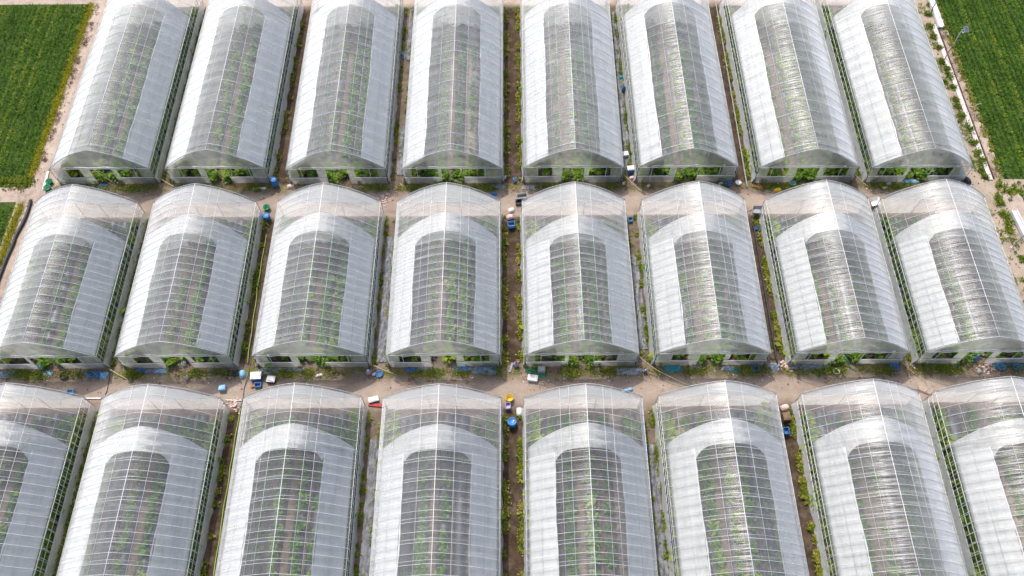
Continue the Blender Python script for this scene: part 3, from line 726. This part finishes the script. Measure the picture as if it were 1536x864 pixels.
def jug(x, y, s_, col, label, cap='blue'):
    p = px(x, y); root = empty('jug', (p.x, p.y, 0), 0.4)
    link('bottle', MB().lathe([(0.11 * s_, 0), (0.13 * s_, 0.03), (0.13 * s_, 0.30 * s_), (0.08 * s_, 0.38 * s_), (0.035 * s_, 0.42 * s_), (0.035 * s_, 0.45 * s_), (0.005, 0.45 * s_)], 14, sy=0.75).mesh('bottle', pm(col), True), root)
    link('cap', MB().lathe([(0.045 * s_, 0.45 * s_ - 0.02), (0.045 * s_, 0.49 * s_), (0.004, 0.49 * s_)], 10).mesh('cap', pm(cap), True), root)
    link('handle', MB().tube([(0.10 * s_, 0, 0.22 * s_), (0.17 * s_, 0, 0.27 * s_), (0.16 * s_, 0, 0.36 * s_), (0.07 * s_, 0, 0.39 * s_)], 0.015 * s_, 6).mesh('handle', pm(col), True), root)
    return tag(root, label, 'jug')

def line(name, P, r, col, label, cat, sag=0.0, group=None, wob=0.0, mat=None):
    pts = []
    for a, c in zip(P[:-1], P[1:]):
        a, c = Vector(a), Vector(c); n = max(3, int((c - a).length / 0.35))
        for i in range(n):
            u = i / n; q = a.lerp(c, u); q.z = max(r, q.z - sag * math.sin(math.pi * u)); q.x += wob * math.sin(i * 0.9) + wob * 0.6 * math.sin(i * 0.37 + 1); pts.append(q)
    pts.append(Vector(P[-1]))
    return tag(link(name, MB().tube(pts, r, 6).mesh(name, mat or pm(col, 0.55), True)), label, cat, group)

def coil(x, y, R_, r, col, label, turns=3, name='hose_coil'):
    p = px(x, y); pts = []
    for i in range(turns * 14 + 1):
        a = 2 * math.pi * i / 14; q = R_ * (1 + 0.10 * math.sin(i * 0.8)); pts.append((q * math.cos(a), q * math.sin(a), r + r * 1.7 * i / 14))
    return tag(link(name, MB().tube(pts, r, 6).mesh(name, pm(col, 0.6), True), None, (p.x, p.y, 0)), label, 'hose')

def cart(x, y, label, rz=0.4, col='grey'):
    p = px(x, y); root = empty('hand_cart', (p.x, p.y, 0), rz)
    B = MB(); B.lathe([(0.30, 0.32), (0.44, 0.58), (0.42, 0.58), (0.28, 0.34), (0.01, 0.34)], 4, sx=1.25, sy=0.95)
    link('tray', B.mesh('tray', pm(col), False), root)
    W_ = link('wheel', MB().tube([(0.72, 0.19 * math.cos(a), 0.20 + 0.19 * math.sin(a)) for a in np.linspace(0, 2 * math.pi, 17)][:], 0.035, 6, False).mesh('wheel', pm('black'), True), root)
    W_.rotation_euler = (0, 0, math.radians(90)); W_.location = (0.62, -0.72, 0)
    for s2 in (-1, 1):
        link('handle', MB().tube([(0.60, s2 * 0.05, 0.20), (0.1, s2 * 0.24, 0.34), (-0.95, s2 * 0.30, 0.55)], 0.02, 6).mesh('handle', pm('black'), True), root)
        link('leg', MB().tube([(-0.25, s2 * 0.26, 0.40), (-0.35, s2 * 0.27, 0.015)], 0.018, 6).mesh('leg', pm('black'), True), root)
    return tag(root, label, 'cart')

def board(x0, y0, x1, y1, wd, th, col, label, z=0.0, name='board', z1=None):
    a, c = px(x0, y0), px(x1, y1); d = c - a; L = d.length; rz = math.atan2(d.y, d.x)
    o = link(name, MB().box((0, 0, th / 2), (L, wd, th)).mesh(name, pm(col, 0.7), False), None, ((a.x + c.x) / 2, (a.y + c.y) / 2, z + 0.012), (0, 0, rz))
    bv = o.modifiers.new('bevel', 'BEVEL'); bv.width = min(0.01, th * 0.2); bv.segments = 2
    return tag(o, label, 'board')

# --- alley between the far and the middle row
tarp(164, 254, 0.7, 0.45, 'blue', 'blue sheet hanging in the doorway of the first far-row greenhouse', 1, 0.25)
tarp(156, 279, 0.75, 0.35, 'blue', 'small blue tarp before the doorway of the first far-row greenhouse', 2)
bucket(76, 275, 0.24, 0.30, 'green', 'green bucket beside the left road, nearer the upper greenhouse')
bucket(73, 284, 0.26, 0.28, 'green', 'green bucket beside the left road, at the foot of the white board')
board(73, 258, 66, 285, 0.16, 0.10, 'white', 'long white board lying at the left road by the first far-row greenhouse')
barrel(414, 279, 0.24, 0.85, 'blue', 'tall blue plastic barrel at the alley between second and third far-row greenhouses')
sack(436, 280, 0.55, 0.35, 0.16, 'pink', 'pale pinkish sack in front of the third far-row greenhouse')
board(380, 283, 399, 283, 0.18, 0.06, 'white', 'pale plank on the grass before the second far-row greenhouse')
tarp(382, 277, 0.45, 0.2, 'red', 'small red cloth before the second far-row greenhouse', 3, 0.08)
bucket(401, 314, 0.25, 0.30, 'green', 'green bucket at the back end of the gap right of the second middle-row greenhouse')
barrel(401, 328, 0.25, 0.45, 'blue', 'short blue drum below a green bucket in the gap right of the second middle-row greenhouse')
tarp(744, 280, 1.4, 0.35, 'grey-blue', 'grey-blue sheet at the right front foot of the fourth far-row greenhouse', 4)
jug(772, 272, 1.1, 'light blue', 'pale blue jug in the mouth of the central far-row gap')
jug(757, 268, 0.9, 'white', 'white bottle at the right corner of the fourth far-row greenhouse')
tarp(793, 282, 1.0, 0.45, 'grey', 'grey sheet at the left front foot of the fifth far-row greenhouse', 5, 0.16)
tarp(741, 292, 0.5, 0.3, 'blue', 'small bright blue sheet on the upper alley behind the fourth middle-row greenhouse', 6)
crate(783, 297, 0.75, 0.45, 0.28, 'grey', 'grey crate at the back of the central gap, upper of two', 0.15)
crate(779, 305, 0.55, 0.40, 0.26, 'black', 'black crate at the back of the central gap, lower of two', 0.1)
sack(767, 316, 0.5, 0.38, 0.2, 'white', 'white sack at the far end of the central middle-row gap')
sack(765, 326, 0.55, 0.42, 0.2, 'pink', 'pinkish sack just above the blue crate in the central middle-row gap')
crate(767, 339, 0.5, 0.45, 0.3, 'blue', 'blue crate in the central middle-row gap')
foam_box(945, 258, 0.5, 0.40, 0.45, 'blue', 'blue cool box with white lid in the gap right of the fifth far-row greenhouse', 0.1)
foam_box(937, 234, 0.48, 0.38, 0.25, 'white', 'white box in the gap right of the fifth far-row greenhouse, above the blue one', 0.2)
sack(948, 267, 0.4, 0.28, 0.14, 'pink', 'pinkish bag below the blue cool box in the fifth far-row gap')
jug(935, 277, 0.8, 'white', 'white bottle at the right front corner of the fifth far-row greenhouse')
jug(972, 281, 0.8, 'white', 'white bottle in front of the sixth far-row greenhouse, left side')
basin(1092, 276, 0.27, 'blue', 'round blue basin before the right side of the sixth far-row greenhouse')
basin(1107, 275, 0.22, 'white', 'white bowl right of the blue basin at the sixth far-row greenhouse')
sack(1081, 276, 0.45, 0.25, 0.12, 'white', 'white bag left of the blue basin at the sixth far-row greenhouse')
board(1127, 280, 1147, 286, 0.10, 0.08, 'brown', 'brown plank before the left foot of the seventh far-row greenhouse')
tarp(1139, 281, 0.65, 0.3, 'orange', 'orange cloth on a brown plank before the seventh far-row greenhouse', 7, 0.14)
sack(1166, 286, 0.62, 0.36, 0.2, 'yellow', 'yellow-orange sack on the upper alley before the seventh far-row greenhouse')
basin(1188, 275, 0.26, 'light blue', 'pale blue basin by the doorway of the seventh far-row greenhouse')
cart(1133, 321, 'grey hand cart at the back end of the gap right of the sixth middle-row greenhouse', 0.6)
cart(1309, 309, 'white hand cart on the upper alley between seventh and eighth middle-row greenhouses', 0.9, 'white')
sack(1332, 277, 0.45, 0.32, 0.22, 'grey', 'silvery bag before the left side of the eighth far-row greenhouse')
sack(1327, 282, 0.5, 0.25, 0.1, 'pink', 'flat pale bag below the silvery bag at the eighth far-row greenhouse')
tarp(1364, 272, 1.3, 0.35, 'light blue', 'pale blue sheet before the eighth far-row greenhouse, right of its doorway', 8)
jug(1388, 262, 1.1, 'blue', 'blue jug in the doorway of the eighth far-row greenhouse')
sack(1450, 272, 0.45, 0.7, 0.28, 'black', 'dark bag at the right corner of the eighth far-row greenhouse')
tarp(1454, 281, 0.4, 0.35, 'light blue', 'small pale blue sheet by the dark bag at the right end of the upper alley', 9)
# --- alley between the middle and the near row
jug(63, 553, 1.2, 'light blue', 'pale blue jug in the doorway of the first middle-row greenhouse')
tarp(72, 560, 0.65, 0.4, 'light blue', 'pale blue sheet before the doorway of the first middle-row greenhouse', 10)
tarp(9, 562, 1.3, 0.5, 'grey-blue', 'grey-blue sheet at the left edge before the first middle-row greenhouse', 11)
tarp(140, 562, 1.0, 0.55, 'blue', 'bright blue tarp before the right side of the first middle-row greenhouse', 12, 0.16)
tarp(156, 563, 0.5, 0.5, 'light blue', 'round pale blue sheet beside the bright blue tarp at the first middle-row greenhouse', 13, 0.16)
coil(97, 565, 0.24, 0.03, 'black', 'dark hose coil before the first middle-row greenhouse, right of its doorway')
crate(107, 590, 0.42, 0.36, 0.26, 'light blue', 'pale blue crate at the near edge of the lower alley, behind the first near-row greenhouse', 0.1)
board(127, 598, 152, 598, 0.09, 0.07, 'white', 'white pole lying across the gap between first and second near-row greenhouses')
tarp(211, 556, 0.7, 0.32, 'blue', 'dark blue tarp at the front foot of the second middle-row greenhouse, left piece', 14, 0.16)
tarp(226, 557, 0.8, 0.28, 'grey-blue', 'grey-blue tarp at the front foot of the second middle-row greenhouse, middle piece', 15, 0.14)
tarp(241, 557, 0.8, 0.28, 'light blue', 'pale blue tarp at the front foot of the second middle-row greenhouse, right piece', 16, 0.14)
jug(277, 548, 1.1, 'white', 'white jug in the doorway of the second middle-row greenhouse')
jug(281, 568, 1.0, 'white', 'white jug on the lower alley before the second middle-row greenhouse', 'black')
tarp(350, 560, 0.85, 0.5, 'black', 'black sheet at the right front corner of the second middle-row greenhouse', 17)
sack(364, 562, 0.42, 0.6, 0.3, 'light blue', 'pale blue bag at the mouth of the gap right of the second middle-row greenhouse')
foam_box(386, 567, 0.66, 0.5, 0.36, 'blue', 'large box with bright white lid before the third middle-row greenhouse', 0.05)
crate(388, 579, 0.42, 0.3, 0.26, 'blue', 'blue crate just below the large white-lidded box', 0.05)
sack(380, 580, 0.34, 0.22, 0.12, 'orange', 'small orange bag beside the blue crate on the lower alley')
foam_box(408, 571, 0.52, 0.42, 0.24, 'black', 'low black and white box right of the large white-lidded box', -0.1)
foam_box(335, 584, 0.40, 0.34, 0.28, 'light blue', 'small pale blue box on the lower alley left of the dark cable', 0.1, 'light blue')
tarp(404, 557, 1.5, 0.5, 'grey', 'grey sheet at the left front foot of the third middle-row greenhouse', 18, 0.14)
tarp(440, 555, 1.3, 0.32, 'grey-blue', 'blue-grey sheet by the doorway of the third middle-row greenhouse', 19)
sack(479, 563, 0.5, 0.2, 0.08, 'white', 'few pale scraps before the doorway of the third middle-row greenhouse')
jug(554, 561, 1.3, 'purple', 'purplish jug at the right corner of the third middle-row greenhouse', 'white')
basin(569, 562, 0.24, 'blue', 'round blue basin at the right corner of the third middle-row greenhouse')
jug(561, 563, 0.8, 'white', 'small white bottle between the purplish jug and the blue basin')
foam_box(561, 601, 0.62, 0.34, 0.2, 'blue', 'flat blue box with white lid behind the gap of third and fourth near-row greenhouses', 0.25)
board(553, 607, 574, 609, 0.22, 0.09, 'red', 'reddish board just below the flat blue box on the lower alley')
tarp(617, 555, 0.7, 0.3, 'blue', 'blue tarp at the left front foot of the fourth middle-row greenhouse, outer piece', 20, 0.14)
tarp(637, 554, 1.1, 0.28, 'grey-blue', 'blue-grey tarp at the left front foot of the fourth middle-row greenhouse, inner piece', 21)
tarp(694, 553, 1.0, 0.35, 'blue', 'narrow blue tarp right of the doorway of the fourth middle-row greenhouse', 22, 0.13)
tarp(728, 556, 1.6, 0.6, 'grey-blue', 'large rounded grey-blue tarp at the right foot of the fourth middle-row greenhouse', 23, 0.2)
jug(774, 549, 1.4, 'purple', 'pale purple jug in the mouth of the central middle-row gap', 'red')
board(764, 559, 769, 545, 0.13, 0.08, 'grey', 'grey plank standing out of the central middle-row gap')
tarp(797, 557, 0.8, 0.3, 'green', 'green sheet at the left front foot of the fifth middle-row greenhouse', 24, 0.16)
foam_box(812, 557, 0.46, 0.42, 0.34, 'grey', 'grey square box on the left before the fifth middle-row greenhouse', 0.0, 'grey')
tarp(812, 564, 0.6, 0.26, 'green', 'small green sheet just below the grey square box', 25, 0.1)
foam_box(799, 569, 0.62, 0.40, 0.22, 'white', 'low white box on the lit ground before the fifth middle-row greenhouse', -0.15)
bucket(764, 599, 0.25, 0.3, 'yellow', 'yellow bucket on the lit ground behind the central near-row gap')
crate(762, 610, 0.32, 0.42, 0.24, 'purple', 'pale purple crate just below the yellow bucket', 0.1)
sack(779, 618, 0.38, 0.6, 0.2, 'white', 'white sack at the top right of the central near-row gap', 0.0)
barrel(768, 636, 0.30, 0.5, 'blue', 'blue drum standing in the central near-row gap')
tarp(944, 557, 1.9, 0.5, 'grey', 'long grey sheet at the right front foot of the fifth middle-row greenhouse', 26)
jug(957, 556, 0.8, 'white', 'small white bottle on the end of the long grey sheet')
jug(967, 559, 0.9, 'blue', 'small blue bottle on the alley right of the fifth middle-row greenhouse', 'white')
sack(941, 586, 0.8, 0.24, 0.18, 'light blue', 'pale blue bag at the near edge of the lower alley, behind the fifth near-row greenhouse')
tarp(1008, 554, 1.3, 0.5, 'teal', 'teal tarp at the left front foot of the sixth middle-row greenhouse', 27, 0.2)
tarp(1041, 553, 0.85, 0.35, 'grey-blue', 'grey-blue tarp left of the doorway of the sixth middle-row greenhouse', 28)
tarp(1093, 553, 0.9, 0.32, 'grey-blue', 'blue-grey tarp right of the doorway of the sixth middle-row greenhouse', 29)
tarp(1104, 556, 0.75, 0.4, 'teal', 'small teal tarp overlapping the blue-grey one at the sixth middle-row greenhouse', 30, 0.14)
crate(1132, 554, 0.48, 0.36, 0.24, 'blue', 'bright blue crate at the right front of the sixth middle-row greenhouse', 0.2)
tarp(1161, 551, 0.7, 0.65, 'grey-blue', 'grey-blue sheet at the end of the black pipe by the sixth middle-row greenhouse', 31, 0.2)
tarp(1215, 551, 3.2, 0.34, 'grey-blue', 'long grey-blue sheet along the left foot of the seventh middle-row greenhouse', 32, 0.15)
basin(1341, 551, 0.28, 'blue', 'round blue basin at the right front of the seventh middle-row greenhouse')
basin(1254, 558, 0.2, 'white', 'small white bowl on the grass before the seventh middle-row greenhouse')
tarp(1433, 549, 0.4, 0.25, 'blue', 'small blue sheet left of the doorway of the eighth middle-row greenhouse', 33, 0.12)
jug(1460, 540, 1.3, 'blue', 'blue jug in the doorway of the eighth middle-row greenhouse')
sack(1468, 558, 0.35, 0.3, 0.18, 'grey', 'grey bag on the grass before the eighth middle-row greenhouse')
tarp(1512, 548, 2.2, 0.2, 'teal', 'thin teal strip at the right foot of the eighth middle-row greenhouse', 34, 0.1)
basin(1500, 551, 0.27, 'blue', 'left of two round blue basins before the eighth middle-row greenhouse')
basin(1524, 551, 0.27, 'blue', 'right of two round blue basins before the eighth middle-row greenhouse')
sack(1177, 612, 0.55, 0.45, 0.26, 'pink', 'pale pink sack at the back of the gap right of the sixth near-row greenhouse')
foam_box(1178, 627, 0.45, 0.5, 0.3, 'brown', 'brown box below the pale pink sack in the sixth near-row gap', 0.1, 'brown')
crate(1178, 648, 0.36, 0.42, 0.28, 'blue', 'blue crate below the brown box in the sixth near-row gap', 0.1)
crate(945, 331, 0.3, 0.4, 0.22, 'blue', 'small blue crate in the gap right of the fifth middle-row greenhouse', 0.0)
tarp(1137, 342, 0.4, 0.4, 'blue', 'small blue sheet in the gap right of the sixth middle-row greenhouse', 35, 0.15)
tarp(604, 83, 0.55, 0.9, 'grey-blue', 'blue-grey sheet hanging at the right side of the third far-row greenhouse', 36, 0.2, 0.3)
tarp(929, 75, 0.45, 1.1, 'grey', 'pale grey sheet in the gap right of the fifth far-row greenhouse, near the top', 37, 0.2)
sack(931, 117, 0.35, 0.4, 0.2, 'teal', 'teal bag in the upper part of the gap right of the fifth far-row greenhouse')
jug(935, 137, 1.2, 'blue', 'blue jug in the upper part of the gap right of the fifth far-row greenhouse')

# dead branch
p = px(1382, 588)
root = empty('dead_branch', (p.x, p.y, 0), -0.3)
link('stem', MB().tube([(-0.7, 0, 0.04), (-0.2, 0.05, 0.10), (0.4, -0.05, 0.07), (0.85, 0.0, 0.03)], [0.035, 0.03, 0.022, 0.01], 6).mesh('stem', pm('brown', 0.8), True), root)
for a in ((-0.2, 0.05, 0.10, -0.45, 0.40, 0.16), (0.2, 0.0, 0.08, 0.45, 0.30, 0.14), (0.45, -0.05, 0.07, 0.7, -0.30, 0.10)):
    link('twig', MB().tube([a[:3], ((a[0] + a[3]) / 2, (a[1] + a[4]) / 2 + 0.03, a[5]), a[3:]], [0.018, 0.013, 0.006], 5).mesh('twig', pm('brown', 0.8), True), root)
tag(root, 'reddish dead branch on the lit ground behind the seventh near-row gap', 'branch')

# grey ground sheets in the gaps
def gap_sheet(r, k, ya, yb, wid, label, seed, dx=0.0):
    rg = np.random.default_rng(seed); cx = 0.5 * (RX[r][k] + RX[r][k + 1]) + dx
    Y = np.arange(ya, yb, 0.22); X = np.linspace(-wid / 2, wid / 2, 9); P = np.zeros((len(Y), 9, 3))
    for i, y in enumerate(Y):
        for j, x in enumerate(X):
            edge = 0.05 * math.sin(y * 2.3 + seed) * (x / wid)
            P[i, j] = (cx + x + edge + rg.normal(0, 0.012), y, 0.03 + 0.05 * (0.5 + 0.5 * math.sin(x * 17 + 2 * math.sin(y * 1.1 + seed))) + 0.03 * rg.random())
    o = link('ground_sheet', MB().grid(P).mesh('ground_sheet', MT['greysheet'], False))
    tag(o, label, 'ground sheet', 'grey sheets covering the gaps')
gap_sheet(2, 2, 23.2, 33.2, 0.80, 'wrinkled grey plastic sheet in the gap right of the third middle-row greenhouse', 1, 0.12)
gap_sheet(3, 2, 8.2, 18.0, 0.72, 'wrinkled grey plastic sheet in the gap right of the third near-row greenhouse', 2, 0.12)
gap_sheet(2, 4, 24.0, 31.5, 0.66, 'wrinkled grey plastic sheet in the gap right of the fifth middle-row greenhouse', 3)
gap_sheet(3, 4, 8.2, 17.6, 0.70, 'wrinkled grey plastic sheet in the gap right of the fifth near-row greenhouse', 4)
gap_sheet(1, 4, 38.8, 56.0, 0.60, 'long wrinkled grey plastic sheet in the gap right of the fifth far-row greenhouse', 5)
gap_sheet(1, 2, 38.6, 43.5, 0.50, 'short grey plastic sheet in the gap right of the third far-row greenhouse, front end', 6, 0.2)
gap_sheet(1, 2, 50.5, 56.5, 0.50, 'short grey plastic sheet in the gap right of the third far-row greenhouse, back end', 7, 0.2)

# pipes, hoses, ropes and cables
def G(x, y, z=0.03): q = px(x, y, z); return (q.x, q.y, q.z)
line('pipe', [G(1073, 0, 0.1), G(1121, 281, 0.1)], 0.05, 'grey', 'long grey pipe along the gap right of the sixth far-row greenhouse', 'pipe')
line('pipe', [G(1130, 335, 0.1), G(1166, 545, 0.1)], 0.06, 'black', 'long black pipe along the gap right of the sixth middle-row greenhouse', 'pipe')
MT['lime'] = solid('lime_hose', (0.33, 0.50, 0.05), 0.5, 0.1)
line('hose', [G(360, 612), G(344, 710), G(331, 790), G(318, 880)], 0.025, 'green', 'bright lime hose along the gap right of the second near-row greenhouse', 'hose', 0, None, 0.02, MT['lime'])
line('hose', [G(399, 352), G(385, 440), G(371, 545)], 0.022, 'green', 'thin lime hose along the gap right of the second middle-row greenhouse', 'hose', 0, None, 0.02, MT['lime'])
line('cable', [G(376, 545, 0.3), G(366, 582), G(361, 612)], 0.022, 'black', 'dark cable crossing the lower alley right of the second middle-row greenhouse', 'cable', 0, None, 0.03)
line('cable', [G(165, 552, 0.2), G(162, 575), G(158, 592)], 0.02, 'black', 'thin dark cable crossing the lower alley right of the first middle-row greenhouse', 'cable', 0, None, 0.03)
line('pole', [G(338, 600, 0.05), G(363, 601, 0.05)], 0.04, 'white', 'white pole across the back of the gap right of the second near-row greenhouse', 'pole')
MT['rope'] = solid('straw_rope', (0.55, 0.47, 0.28), 0.8, 0.15)
for P, lb in (([G(140, 254, 1.6), G(175, 277)], 'pale rope hanging before the doorway of the first far-row greenhouse'),
              ([G(238, 266, 0.4), G(264, 282)], 'pale guy rope at the right corner of the first far-row greenhouse'),
              ([G(163, 553, 0.4), G(194, 571)], 'pale guy rope at the right corner of the first middle-row greenhouse'),
              ([G(560, 548, 0.4), G(596, 563)], 'pale guy rope at the right corner of the third middle-row greenhouse'),
              ([G(957, 533, 1.2), G(985, 555, 0.5), G(1038, 580)], 'long yellow rope from the fifth to the sixth middle-row greenhouse'),
              ([G(1352, 541, 0.5), G(1377, 565)], 'pale rope at the right corner of the seventh middle-row greenhouse'),
              ([G(936, 262, 0.5), G(968, 292)], 'pale rope at the right corner of the fifth far-row greenhouse'),
              ([G(1283, 262, 0.5), G(1305, 282)], 'pale rope at the right corner of the seventh far-row greenhouse'),
              ([G(600, 258, 1.0), G(598, 272), G(606, 281)], 'yellowish rope at the left corner of the fourth far-row greenhouse'),
              ([G(675, 255, 1.4), G(675, 276)], 'pale rope hanging in the doorway of the fourth far-row greenhouse')):
    line('rope', P, 0.024, 'wood', lb, 'rope', 0.05, 'ropes at the greenhouse corners', 0.0, MT['rope'])
line('hose', [G(1268, 535, 0.6), G(1276, 552), G(1284, 557)], 0.03, 'green', 'green hose curving out of the doorway of the seventh middle-row greenhouse', 'hose', 0, None, 0.02)

# ------------------------------------------------------------------ side strips: kerb, channels, lamps, ditch pipe
MT['concrete'] = solid('pale_concrete', (0.60, 0.56, 0.52), 0.9, 0.12, 3.0, 0.1, bump=0.2)
MT['white_conc'] = solid('white_concrete', (0.74, 0.74, 0.75), 0.85, 0.08, 3.0, 0.1)
MT['rust'] = solid('rusty_pipe', (0.13, 0.06, 0.05), 0.8, 0.3, 5.0, 0.2)
kb = MB().box((35.72, 46.0, 0.03), (0.34, 16.4, 0.10)).mesh('kerb', MT['concrete'])
tag(link('kerb', kb), kind='structure')
line('pipe', [(36.0, 37.9, 0.06), (35.97, 46, 0.06), (36.02, 53.6, 0.06)], 0.055, 'brown', 'rusty brown pipe running along the kerb of the upper right field', 'pipe', 0, None, 0.01, MT['rust'])

def channel(A, B_, label):
    A, B_ = Vector(A), Vector(B_); d = B_ - A; L = d.length
    root = empty('irrigation_channel', A, math.atan2(d.y, d.x))
    link('floor', MB().box((L / 2, 0, 0.18), (L, 0.30, 0.05)).mesh('floor', MT['white_conc']), root)
    for s2 in (-1, 1): link('side_wall', MB().box((L / 2, s2 * 0.19, 0.21), (L, 0.07, 0.26)).mesh('side_wall', MT['white_conc']), root)
    for q in np.arange(0.4, L, 1.6): link('support', MB().box((q, 0, 0.075), (0.16, 0.36, 0.15)).mesh('support', MT['concrete']), root)
    tag(root, label, 'channel')
channel((36.16, 53.7, 0), (36.2, 62.0, 0), 'white concrete irrigation channel at the top right field edge')
channel((36.45, 34.85, 0), (37.2, 26.5, 0), 'white concrete irrigation channel at the middle right edge')

MT['solar'] = solid('solar_panel', (0.09, 0.12, 0.17), 0.3, 0.2, 9.0, 0.5)
def lamp(p, h, label):
    root = empty('solar_lamp', (p.x, p.y, 0))
    link('pole', MB().tube([(0, 0, 0), (0, 0, h)], [0.045, 0.032], 8).mesh('pole', MT['pipe_dark'], True), root)
    link('base_plate', MB().lathe([(0.13, 0), (0.13, 0.04), (0.05, 0.06), (0.05, 0.14), (0.01, 0.14)], 10).mesh('base_plate', MT['concrete'], True), root)
    pn = link('solar_panel', MB().box((0, 0, 0), (0.30, 0.46, 0.03)).mesh('solar_panel', MT['solar']), root, (0.30, 0, h + 0.02), (math.radians(18), 0, 0))
    link('frame', MB().box((0, 0.237, 0), (0.33, 0.016, 0.04)).box((0, -0.237, 0), (0.33, 0.016, 0.04)).box((0.157, 0, 0), (0.016, 0.458, 0.04)).box((-0.157, 0, 0), (0.016, 0.458, 0.04)).mesh('frame', MT['pipe_dark']), pn)
    link('bracket', MB().tube([(0, 0, h - 0.05), (0.15, 0, h), (0.30, 0, h - 0.01)], 0.02, 6).mesh('bracket', MT['pipe_dark'], True), root)
    link('lamp_head', MB().lathe([(0.07, -0.10), (0.09, -0.02), (0.05, 0.0)], 10, (0.12, -0.12, h - 0.12)).mesh('lamp_head', pm('white'), True), root)
    tag(root, label, 'lamp', 'lamp posts along the right field')
lamp(px(1417, 88), 3.1, 'thin solar lamp post beside the upper right field, its panel in view')
lamp(px(1396, 18), 3.1, 'thin lamp post beside the white channel at the top right edge')
lamp(px(1518, 372), 3.1, 'thin lamp post beside the white channel at the middle right edge')
p = px(1453, 170)
root = empty('bent_stake', (p.x, p.y, 0))
link('stake', MB().tube([(0, 0, 0), (0.05, 0, 0.8), (0.25, 0, 1.05), (0.5, 0, 1.1)], 0.022, 6).mesh('stake', MT['pipe_dark'], True), root)
link('foot', MB().lathe([(0.07, 0), (0.05, 0.1), (0.01, 0.1)], 8).mesh('foot', MT['concrete'], True), root)
tag(root, 'short bent grey stake at the edge of the upper right field', 'stake')

line('drain_pipe', [(-35.42, 36.5, 0.08), (-35.35, 35.2, 0.08), (-35.60, 33.2, 0.08), (-35.75, 29.5, 0.08), (-35.85, 24, 0.08)], 0.12, 'black', 'thick black drain pipe along the yellow grass at middle left', 'pipe', 0, None, 0.02)

# ------------------------------------------------------------------ stones and litter too small to count
def rubble(name, C, size, col, label, n_seed):
    rg = np.random.default_rng(n_seed); B = MB()
    for c in C:
        s_ = rg.uniform(*size); a = rg.uniform(0, 6); v = []
        for z, k in ((0, 1.0), (0.6, 0.72)):
            for q in range(5):
                t_ = a + q * 1.257; rr = s_ * k * rg.uniform(0.7, 1.2); v.append((c[0] + rr * math.cos(t_), c[1] + rr * math.sin(t_), c[2] + z * s_))
        B.add(v, [(0, 1, 6, 5), (1, 2, 7, 6), (2, 3, 8, 7), (3, 4, 9, 8), (4, 0, 5, 9), (5, 6, 7, 8, 9)])
    tag(link(name, B.mesh(name, pm(col, 0.8))), label, 'stones', kind='stuff')
for (ya, yb, nm) in ((35.2, 37.7, 'upper'), (20.2, 22.7, 'lower')):
    for col, cnt, sz in (('wood', 260, (0.02, 0.07)), ('brown', 300, (0.02, 0.08)), ('white', 70, (0.02, 0.06))):
        C = np.stack([RNG.uniform(-34, 34, cnt), yb - np.abs(RNG.normal(0, 0.75, cnt)), np.zeros(cnt)], 1)
        rubble('litter', C, sz, col, '%s scraps and stones scattered over the %s alley' % (col, nm), cnt + int(ya))
for x, y, nm in ((352, 606, 'second near-row'), (1182, 547, 'sixth middle-row'), (573, 300, 'third middle-row'), (1480, 553, 'eighth middle-row')):
    p = px(x, y); C = np.stack([RNG.normal(p.x, 0.28, 40), RNG.normal(p.y, 0.22, 40), RNG.uniform(0, 0.05, 40)], 1)
    rubble('stone_heap', C, (0.04, 0.10), 'pink', 'heap of pale stones by the %s greenhouse' % nm, int(x))
C = np.stack([RNG.uniform(34.1, 36.3, 260), RNG.uniform(24, 57, 260), np.zeros(260)], 1)
rubble('litter', C, (0.02, 0.08), 'brown', 'brown stones scattered on the sandy strip at the right', 9)
C = np.stack([RNG.normal(-35.5, 0.35, 160), RNG.uniform(24, 57, 160), np.zeros(160)], 1)
rubble('litter', C, (0.02, 0.07), 'brown', 'brown stones scattered along the left dirt road', 10)
